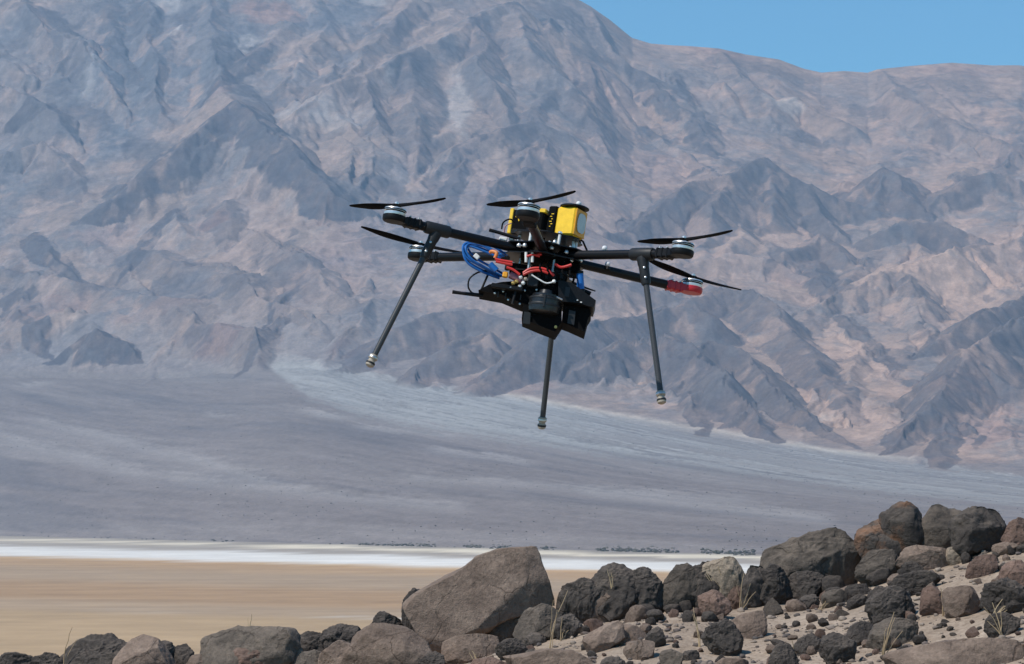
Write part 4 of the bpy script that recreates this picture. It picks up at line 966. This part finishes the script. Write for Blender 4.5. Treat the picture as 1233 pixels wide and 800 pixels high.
D0, RAD = 7.87, .445
TH, PH = R(12.4), R(8.4)
CPX, CPY = 657.0, 308.0
PXM = F / D0
a0, e0_ = (float(q) for q in pix_ae(CPX, CPY))
cen = Vector((a0, 1, e0_)).normalized() * D0 * math.sqrt(1)
dv = cen.normalized(); rv = Vector((dv.y, -dv.x, 0)).normalized(); uv = rv.cross(dv)
Yb = dv * math.cos(TH) - uv * math.sin(TH); Z0 = uv * math.cos(TH) + dv * math.sin(TH)
Xb = rv * math.cos(PH) - Z0 * math.sin(PH); Zb = Z0 * math.cos(PH) + rv * math.sin(PH)
root = bpy.data.objects.new('hexacopter', None); col.objects.link(root)
root.empty_display_size = .2
M3 = Matrix((Xb, Yb, Zb)).transposed(); root.matrix_world = Matrix.Translation(cen) @ M3.to_4x4()
tag(root, 'large black six-armed camera drone hovering above the ridge, one red motor arm', 'drone')

def L(px, py, y=0.0):
    """body coordinates of a point seen at photo pixel (px, py) lying y metres behind the drone's middle"""
    k = 1 + y / D0
    Rr = (px - CPX) / PXM * k; U = -(py - CPY) / PXM * k; U2 = (U + y * math.sin(TH)) / math.cos(TH)
    return Vector((Rr * math.cos(PH) - U2 * math.sin(PH), y, Rr * math.sin(PH) + U2 * math.cos(PH)))
def curve(pts, n=24):
    """smooth path through points"""
    P = np.array([tuple(p) for p in pts], float); t = np.linspace(0, len(P) - 1, n); out = []
    for u in t:
        i = min(int(u), len(P) - 2); f = u - i; p0 = P[max(i - 1, 0)]; p1 = P[i]; p2 = P[i + 1]; p3 = P[min(i + 2, len(P) - 1)]
        out.append(.5 * (2 * p1 + (p2 - p0) * f + (2 * p0 - 5 * p1 + 4 * p2 - p3) * f * f + (3 * p1 - p0 - 3 * p2 + p3) * f ** 3))
    return out
def part(m, name, mat, parent=root, label=None):
    o = m.build(name, DM[mat], parent)
    if label: o['label'] = label
    return o

# -- arms, motors, propellers, legs
ARMS = [  # bearing from "towards the camera" to the right (deg), leg, blade direction (body x,y), mount
 (-6, False, (-.62, .78), 'black'), (-66, True, (.73, -.68), 'black'), (54, True, (.64, -.77), 'black'),
 (-126, False, (-.91, -.42), 'black'), (114, False, (-.77, -.64), 'red'), (174, True, (.5, .86), 'black')]
def blade_mesh(m, d, span=.182, z=0.0):
    d = Vector((d[0], d[1], 0)).normalized(); s = Vector((-d.y, d.x, 0)); top = []; N = 15
    rings = []
    for i, t in enumerate(np.linspace(0, 1, N)):
        r = .010 + (span - .010) * t
        c = .011 + .021 * math.sin(math.pi * min(1, (t + .04) / .62) * .5) if t < .6 else .032 - .019 * ((t - .6) / .4) ** 1.3
        if t > .95: c *= .62
        tw = R(24 - 17 * t); th = .0042 * (1 - .7 * t) + .0008
        cd = s * math.cos(tw) + Vector((0, 0, 1)) * math.sin(tw); nd = -s * math.sin(tw) + Vector((0, 0, 1)) * math.cos(tw)
        o = d * r + Vector((0, 0, z + .010 * t * t))
        ring = []
        for k in range(8):
            q = 2 * math.pi * k / 8; ring.append(tuple(o + cd * (math.cos(q) * c * .5 + c * .08) + nd * (math.sin(q) * th + .12 * c * (1 - math.cos(q) ** 2) * .4)))
        rings.append(ring)
    v = [p for rg in rings for p in rg]; f = []
    for i in range(N - 1):
        for k in range(8): f.append((i * 8 + k, i * 8 + (k + 1) % 8, (i + 1) * 8 + (k + 1) % 8, (i + 1) * 8 + k))
    f.append(tuple(range(7, -1, -1))); f.append(tuple((N - 1) * 8 + k for k in range(8)))
    m.add(v, f)
for (bear, leg, bd, mk) in ARMS:
    b = R(bear); d = Vector((math.sin(b), -math.cos(b), 0)); s = Vector((-d.y, d.x, 0)); rot = Matrix((d, s, Vector((0, 0, 1)))).transposed()
    arm = part(MB().tube([d * .05, d * .15, d * .28, d * .405], .0125, 20), 'arm', 'carbon')
    tip = d * RAD
    # ribbed clamp between tube and motor mount
    cl = MB().box(d * .392, (.052, .031, .025), rot, .004)
    for k in range(3): cl.box(d * (.375 + .016 * k), (.006, .035, .028), rot, .002)
    c_ = part(cl, 'clamp', mk, arm)
    for k in range(2):
        for sg in (-1, 1): part(MB().lathe([(.0028, 0), (.0028, .004), (.001, .0045)], d * (.38 + .024 * k) + s * .011 * sg + Vector((0, 0, .0132)), n=8), 'screw', 'dull', arm)
    # motor mount: rounded cup on the end of the arm
    mm = MB().lathe([(.020, -.0085), (.028, -.0075), (.0308, -.004), (.0315, .003), (.0312, .0085), (.029, .010)], tip, n=36)
    mm.prism([tuple(d * .40 + s * w + Vector((0, 0, z_))) for w, z_ in ((-.014, -.0095), (.014, -.0095), (.014, .010), (-.014, .010))],
             [tuple(d * .436 + s * w + Vector((0, 0, z_))) for w, z_ in ((-.024, -.0070), (.024, -.0070), (.024, .008), (-.024, .008))])
    part(mm, 'motor_mount', mk, arm, 'red motor mount' if mk == 'red' else None)
    mo = part(MB().lathe([(.0285, .010), (.0290, .013), (.0290, .017), (.027, .0185)], tip, n=36), 'motor', 'steel')
    part(MB().lathe([(.0262, .0182), (.0262, .0215)], tip, n=36), 'winding', 'matte', mo)
    bell = MB().lathe([(.027, .0212), (.0292, .0218), (.0294, .0268), (.0280, .0288), (.021, .0295), (.010, .0298)], tip, n=36)
    part(bell, 'bell', 'steel', mo)
    part(MB().lathe([(.0297, .0226), (.0300, .0229), (.0300, .0252), (.0297, .0255)], tip, n=36), 'ring', 'black', mo)
    part(MB().lathe([(.0135, .0295), (.0135, .0318), (.0085, .0325), (.0085, .040), (.0055, .0415), (.0055, .046), (.003, .048)], tip, n=20), 'shaft', 'steel', mo)
    for k in range(8):
        q = 2 * math.pi * k / 8 + .2; dd = Vector((math.cos(q), math.sin(q), 0))
        part(MB().box(tip + dd * .0175 + Vector((0, 0, .0302)), (.009, .0042, .002), Matrix.Rotation(q, 3, 'Z'), .0005), 'vane', 'dull', mo)
    pr = part(MB().lathe([(.010, .0), (.0125, .001), (.0125, .007), (.009, .0085)], tip + Vector((0, 0, .0328)), n=20), 'propeller', 'matte')
    for sg in (1, -1):
        bl = MB(); blade_mesh(bl, (bd[0] * sg, bd[1] * sg), z=.004)
        o = part(bl, 'blade', 'matte', pr); o.location = tip + Vector((0, 0, .0328))
    if leg:
        part(MB().tube([d * .285, d * .289, d * .351, d * .355], [.0155, .0172, .0172, .0155], 20), 'sleeve', 'charcoal', arm)
        dn = Vector((0, 0, -1)) * .363 + d * .118; q0 = d * .322 + Vector((0, 0, -.010)); u = dn.normalized()
        lg = part(MB().tube([q0 + u * .06, q0 + u * .15, q0 + u * .26, q0 + dn], .0079, 18), 'leg', 'leg')
        part(MB().tube([q0, q0 + u * .018, q0 + u * .024, q0 + u * .072, q0 + u * .078], [.0165, .0155, .0140, .0128, .0105], 20), 'socket', 'charcoal', lg)
        for k in (.034, .062): part(MB().lathe([(.0032, 0), (.0032, .003), (.002, .0036)], q0 + u * k - s.cross(u) * 0 + (Vector((0, -1, 0)) - u * (-u.y)).normalized() * .0132, (Vector((0, -1, 0)) - u * (-u.y)).normalized(), n=10), 'screw', 'dull', lg)
        e = q0 + dn
        ft = part(MB().lathe([(.0088, -.004), (.0118, -.002), (.0126, .004), (.0118, .0085), (.0092, .010), (.0090, .014), (.0108, .016), (.0122, .022), (.0110, .028), (.006, .031)], e, tuple(u), n=22), 'foot', 'tan', lg)
        part(MB().lathe([(.0127, .0012), (.0131, .002), (.0131, .0055), (.0127, .006)], e, tuple(u), n=22), 'band', 'dull', ft)
        part(MB().lathe([(.0121, .018), (.0127, .0195), (.0127, .022), (.0121, .0235)], e, tuple(u), n=22), 'band', 'charcoal', ft)

# -- centre plates and standoffs
def plate(r0, z, th, rot=0.0, squash=1.0):
    prof = []
    for k in range(24):
        q = 2 * math.pi * k / 24 + rot; r = r0 * (1 + .10 * math.cos(6 * (q - R(-96)))); prof.append((r * math.cos(q), r * math.sin(q) * squash))
    return MB().prism([(x, y, z) for x, y in prof], [(x, y, z + th) for x, y in prof])
part(plate(.105, .0132, .003), 'top_plate', 'carbon')
part(plate(.105, -.0162, .003), 'bottom_plate', 'carbon')
part(plate(.092, .047, .003, 0, .9), 'upper_deck', 'carbon')
part(plate(.080, -.058, .003, 0, .9), 'lower_deck', 'carbon')
for k in range(6):
    q = R(-96 + 60 * k + 30)
    p = Vector((math.cos(q), math.sin(q), 0))
    part(MB().lathe([(.004, .0163), (.004, .047)], p * .078, n=10), 'standoff', 'white')
    part(MB().lathe([(.0062, .0502), (.0062, .054), (.004, .056)], p * .078, n=8), 'nut', 'steel')
    part(MB().lathe([(.004, -.055), (.004, -.0163)], p * .066, n=10), 'standoff', 'dull')
    for sg in (-1, 1):
        q2 = R(-96 + 60 * k) + sg * .19; p2 = Vector((math.cos(q2), math.sin(q2), 0)) * .095
        part(MB().lathe([(.0042, .0162), (.0042, .0195), (.0028, .021)], p2, n=8), 'nut', 'dull')

# -- small shiny hardware seen on the near side of the hub
for (x, y, yy, r) in [(625, 296, -.075, .0055), (632, 296, -.075, .0055), (664, 299, -.08, .0055), (682, 304, -.07, .005), (697, 314, -.05, .008), (697, 306, -.05, .005), (688, 314, -.06, .004), (712, 312, -.03, .004), (668, 292, -.08, .0045)]:
    part(MB().lathe([(r, -.004), (r * 1.25, -.002), (r * 1.25, .002), (r * .7, .006)], L(x, y, yy), n=12), 'spacer', 'steel')
for x in (633.5, 641): part(MB().tube([L(x, 304, -.085), L(x, 316, -.085)], .0042, 10), 'standoff', 'white')
part(MB().box(L(606, 288, -.03), (.022, .012, .010), None, .002), 'white_plug', 'white')
part(MB().box(L(616, 288, -.04), (.016, .010, .008), None, .002), 'white_plug', 'white')
part(MB().box(L(597, 291, -.02), (.014, .010, .010), None, .002), 'red_plug', 'mauve')

# -- stub antenna, thin struts
an = part(MB().tube([L(589, 277, -.05), L(600, 280, -.05), L(626, 288, -.05)], .0048, 12), 'antenna', 'black')
part(MB().tube([L(699, 289, .03), L(702, 291, .03), L(709, 307, .03)], .0028, 8), 'strut', 'black')
part(MB().tube(curve([L(604, 276, .0), L(606, 268, .0), L(614, 264, .0), L(620, 268, .0)]), .0022, 8), 'cable', 'matte')
part(MB().tube(curve([L(607, 280, .01), L(609, 272, .01), L(616, 269, .01)]), .0016, 8), 'cable', 'mauve')

# -- yellow sensor: box with black side cover and a pale window, on silver posts
RZ = Matrix.Rotation(R(-30), 3, 'Z')
def face_dir(k): return RZ @ Vector(k)
bc = L(687, 269.5, .02); W_, DP, HT = .060, .062, .080
sens = part(MB().box(bc, (W_, DP, HT), RZ, .005), 'sensor_box', 'yellow')
fx = face_dir((1, 0, 0)); fy = face_dir((0, 1, 0)); fz = Vector((0, 0, 1))
part(MB().box(bc + fx * (W_ / 2 + .001), (.003, DP * .92, HT * .92), RZ, .001), 'shaded_side', 'amber', sens)  # thin amber sheet: shade of the face turned from the sun, put into colour
wv = [bc + fx * (W_ / 2 + .0035) + fy * (.021 * math.copysign(abs(math.cos(q)) ** .6, math.cos(q))) + fz * (.027 * math.copysign(abs(math.sin(q)) ** .75, math.sin(q))) for q in np.linspace(0, 2 * math.pi, 28)[:-1]]
part(MB().prism([tuple(p) for p in wv], [tuple(p + fx * .002) for p in wv]), 'window', 'glass', sens)
part(MB().box(bc - fx * (W_ / 2 + .013), (.026, DP * 1.04, HT * 1.03), RZ, .003), 'black_cover', 'matte', sens)
for k in range(6):                                   # small yellow lettering, too blurred to read
    part(MB().box(bc - fx * (W_ / 2 + .010 + .004 * (k % 2)) - fy * (DP * .52 + .0008) + fz * (.018 - .007 * k), (.008 - .002 * (k % 3), .0012, .0022), RZ, .0002), 'letter_mark', 'yellow', sens)
part(MB().box(bc - fz * (HT / 2 + .008), (W_ * .9, DP * .9, .014), RZ, .003), 'base', 'matte', sens)
tp = bc + fz * (HT / 2 + .003) + fx * .006
part(MB().lathe([(.037, -.002), (.040, 0), (.040, .003), (.036, .005)], tp, n=30), 'top_disc', 'black', sens)
mk_ = part(MB().sphere(L(697, 245.5, .02), .0075), 'marker_ball', 'ball', sens)
part(MB().lathe([(.007, .0), (.006, .006), (.0035, .010)], L(697, 251.5, .02), n=12), 'marker_post', 'black', mk_)
for (x, y) in ((670, 289), (690.5, 294)): part(MB().tube([L(x, y - 5, -.01), L(x, y + 6, -.01)], .0042, 12), 'post', 'steel')

# -- battery beyond the front motor: black pack with yellow ends
b2 = L(638, 270, .05); R2 = Matrix.Rotation(R(-20), 3, 'Z'); gx, gy = R2 @ Vector((1, 0, 0)), R2 @ Vector((0, 1, 0))
bat = part(MB().box(b2, (.094, .05, .066), R2, .004), 'battery', 'matte')
part(MB().box(b2 - gx * .0475, (.011, .053, .072), R2, .002), 'end_cap', 'yellow', bat)
part(MB().box(b2 + gx * .026 + fz * .034, (.050, .052, .012), R2, .002), 'top_cap', 'yellow', bat)
part(MB().box(b2 + gx * .030 - gy * .026 - fz * .026, (.030, .003, .012), R2, .001), 'stripe', 'yellow', bat)
part(MB().box(b2 - gx * .012 - gy * .026 - fz * .029, (.022, .003, .008), R2, .001), 'stripe', 'yellow', bat)
part(MB().tube([b2 - gx * .034 - gy * .0265 + fz * .012, b2 - gx * .026 - gy * .0265 + fz * .010, b2 - gx * .022 - gy * .0265 + fz * .0], .0016, 6), 'stripe', 'yellow', bat)
part(MB().tube([b2 + gx * .012 - gy * .027 + fz * .036, b2 + gx * .012 - gy * .027 - fz * .036], .010, 8), 'strap', 'black', bat)
part(MB().tube(curve([L(655, 287, -.02), L(653, 295, -.03), L(648, 303, -.05), L(640, 306, -.06)]), .0032, 8), 'cable', 'matte')
part(MB().box(L(651, 284, .0), (.012, .010, .012), None, .002), 'white_plug', 'white')
part(MB().box(L(640, 283, .02), (.10, .06, .016), R2, .003), 'battery_tray', 'black')

# -- marker balls on the right arms
for (x, y, yy, pn) in ((728, 299.5, -.075, (728, 306)), (731.5, 318.5, .06, (731.5, 325))):
    mk_ = part(MB().sphere(L(x, y, yy), .0078), 'marker_ball', 'ball')
    part(MB().lathe([(.0075, -.002), (.007, .004), (.0035, .0085)], L(x, y + 5.5, yy), n=12), 'marker_post', 'black', mk_)

# -- wiring between the plates
rnd = random.Random(8)
for k in range(9):                                   # blue cable bundle, looped out on the left
    o = rnd.uniform(-5, 5); o2 = rnd.uniform(-5, 5); yy = -.03 + .010 * (k % 4)
    part(MB().tube(curve([L(606 + o, 309 + o2 * .5, yy), L(583 + o, 297 + o2, yy), L(565 + o * .5, 294 + o2 * .6, yy), L(560 + o * .6, 301 + o2, yy - .01), L(567 + o, 313 + o2, yy - .01), L(584 + o, 323 + o2, yy), L(604 + o, 333 + o2 * .5, yy + .02)], 30), .0032, 8), 'blue_cable', 'blue')
part(MB().box(L(574, 309, -.052), (.016, .004, .012), Matrix.Rotation(R(35), 3, 'Y'), .001), 'tie_label', 'white')
part(MB().tube([L(590, 318, -.06), L(598, 326, -.06)], .0085, 10), 'blue_sleeve', 'blue')
for k, pts in enumerate([[(596, 312), (605, 314), (617, 316)], [(597, 315), (606, 317), (617, 319)], [(630, 329), (638, 324), (650, 323), (660, 326), (667, 332)], [(630, 331), (639, 327), (650, 326), (660, 329)], [(634, 309), (642, 307), (650, 309)], [(645, 308), (652, 306)], [(610, 322), (618, 325), (626, 331)], [(668, 318), (676, 322), (688, 319)]]):
    part(MB().tube(curve([L(x, y, -.088) for x, y in pts], 16), .0036 if k != 4 else .003, 8), 'red_wire', 'wire')
part(MB().tube(curve([L(590, 304, -.07), L(593, 303, -.075), L(598, 305, -.08), L(596, 311, -.08)]), .0052, 10), 'orange_plug', 'orange')
part(MB().box(L(608.5, 331, -.075), (.015, .012, .017), None, .003), 'amber_plug', 'amber')
part(MB().box(L(611, 322, -.07), (.014, .012, .018), None, .003), 'grey_plug', 'charcoal')
part(MB().tube([L(614, 331, -.07), L(628, 338, -.07)], .0098, 12), 'mauve_pack', 'mauve')
for (x, y, c) in ((615, 346, 'steel'), (626, 345, 'steel'), (622, 339, 'brass'), (630, 341, 'white'), (627, 334, 'white'), (667, 339, 'white'), (618, 341, 'brass'), (633, 336, 'tan')):
    part(MB().box(L(x, y, -.085), (.010, .010, .010), Matrix.Rotation(R(20), 3, 'Y'), .003), 'connector', c)
part(MB().tube(curve([L(640, 331, -.09), L(648, 336, -.09), L(658, 341, -.09), L(668, 339, -.09)]), .002, 8), 'white_wire', 'white')
for k in range(5):
    part(MB().tube(curve([L(655 + 8 * k, 314, -.06), L(650 + 9 * k, 322 + 2 * k, -.09), L(655 + 9 * k, 334, -.08), L(648 + 10 * k, 345, -.06)]), .003, 8), 'cable', 'matte')
# -- electronics stacked under the hub
part(MB().box(L(655, 312, -.01), (.125, .12, .018), None, .003), 'power_board', 'matte')
part(MB().box(L(660, 336, .0), (.10, .10, .045), None, .004), 'electronics_box', 'black')
part(MB().box(L(642, 340, -.06), (.03, .03, .03), None, .003), 'speed_controller', 'charcoal')
part(MB().box(L(625, 327, .0), (.05, .07, .03), None, .004), 'receiver', 'matte')
part(MB().box(L(686, 325, .0), (.055, .08, .03), None, .004), 'radio', 'matte')
bp = part(MB().tube([L(698, 329, -.05), L(698.5, 336, -.05), L(699, 349, -.05)], [.0095, .0095, .0105], 14), 'blue_capacitor', 'blue')
part(MB().tube([L(697.5, 327, -.05), L(697.7, 330, -.05)], .0112, 14), 'cap_ring', 'black', bp)
part(MB().tube([L(699, 349, -.05), L(699.4, 352, -.05)], .0112, 14), 'cap_ring', 'black', bp)
part(MB().tube(curve([L(686, 345, -.06), L(694, 350, -.06), L(703, 354, -.06)]), .003, 8), 'red_wire', 'wire')
part(MB().tube([L(702, 350, -.03), L(711, 354, -.03)], .006, 10), 'knob', 'black')

# -- camera payload slung below
def wedge(pts, y0, y1):
    A_ = [L(x, y, y0 * .3 + y1 * .7) for x, y in pts]
    return MB().prism([(p.x, y0, p.z) for p in A_], [(p.x, y1, p.z) for p in A_])
pay = part(wedge([(577, 357), (590, 350), (606, 347), (640, 345), (676, 346), (676, 360), (640, 373), (628, 372), (604, 362)], -.06, .06), 'payload_tray', 'matte')
part(MB().tube([L(545, 351.5, -.03), L(556, 353, -.03), L(582, 356, -.03)], [.0052, .0046, .0058], 12), 'antenna', 'black', pay)
part(MB().box(L(611, 350, -.04), (.085, .10, .012), None, .002), 'tray_lid', 'black', pay)
part(MB().tube(curve([L(587, 326, -.02), L(576, 328, -.02), L(566, 335, -.02), L(564, 345, -.02), L(568, 352, -.02), L(574, 354, -.02)]), .0024, 8), 'cable', 'black', pay)
part(MB().tube([L(588, 330, -.02), L(578, 353, -.02)], .003, 8), 'strut', 'black', pay)
part(MB().tube([L(622, 348, -.078), L(617, 366, -.078)], .004, 8), 'tie', 'black', pay)
cm = part(MB().lathe([(.030, -.030), (.041, -.026), (.0425, -.018), (.0425, .012), (.036, .016), (.036, .021), (.020, .024), (.018, .034), (.012, .036)], L(656, 365, -.075), n=40), 'camera_drum', 'gloss')
part(MB().lathe([(.0432, -.012), (.0437, -.011), (.0437, -.006), (.0432, -.005)], L(656, 365, -.075), n=40), 'ring', 'charcoal', cm)
part(MB().lathe([(.0432, .006), (.0436, .007), (.0436, .0095), (.0432, .0105)], L(656, 365, -.075), n=40), 'ring', 'charcoal', cm)
part(MB().box(L(655.5, 362, -.119), (.005, .004, .034), None, .001), 'latch', 'charcoal', cm)
part(MB().tube([L(666, 356, -.095), L(677, 361, -.092)], .0028, 8), 'silver_rod', 'dull', cm)
hs = part(wedge([(628.5, 390), (631, 373), (668, 374), (676, 376), (676, 394), (668, 406), (650, 399)], -.07, .05), 'camera_housing', 'matte')
part(MB().prism(*[[tuple(L(x, y, yy)) for x, y in ((631, 375), (639, 376), (638, 390), (629.5, 389))] for yy in (-.0755, -.0705)]), 'side_plate', 'charcoal', hs)
part(MB().lathe([(.004, -.003), (.004, .003)], L(669, 393.5, -.072), (0, -1, 0), n=10), 'screw', 'brass', hs)
gm = part(wedge([(672, 346), (688, 349), (716.5, 370), (714, 378), (708, 377), (696, 373), (672, 371)], -.085, .05), 'gimbal_bracket', 'black')
part(wedge([(678, 374), (709, 378), (711, 384), (707, 390), (703, 405.5), (684, 397), (676, 394)], -.06, .045), 'gimbal_motor', 'matte', gm)
part(MB().prism(*[[tuple(L(x, y, yy)) for x, y in ((685, 373), (693, 375), (691, 391), (683, 389))] for yy in (-.068, -.061)]), 'side_plate', 'charcoal', gm)
for (x, y) in ((695, 361.5), (699.5, 364)): part(MB().box(L(x, y, -.0865), (.005, .003, .003), None, .0005), 'print_mark', 'white', gm)
part(MB().box(L(683, 352, -.08), (.016, .012, .030), None, .002), 'bracket_post', 'charcoal', gm)
for (x, y) in ((596, 353), (606, 351), (632, 350), (646, 349), (612, 361), (626, 366)): part(MB().lathe([(.0028, -.001), (.0028, .0025), (.0015, .003)], L(x, y, -.0615), (0, -1, 0), n=8), 'screw', 'dull', pay)
for k in range(4): part(MB().box(L(600 + 9 * k, 354.5 + 1.2 * k, -.062), (.004, .004, .016), None, .001), 'rib', 'charcoal', pay)
for k in range(5): part(MB().box(L(640 + 9 * k, 332, -.055), (.010, .006, .020), None, .0015), 'heat_fin', 'charcoal')
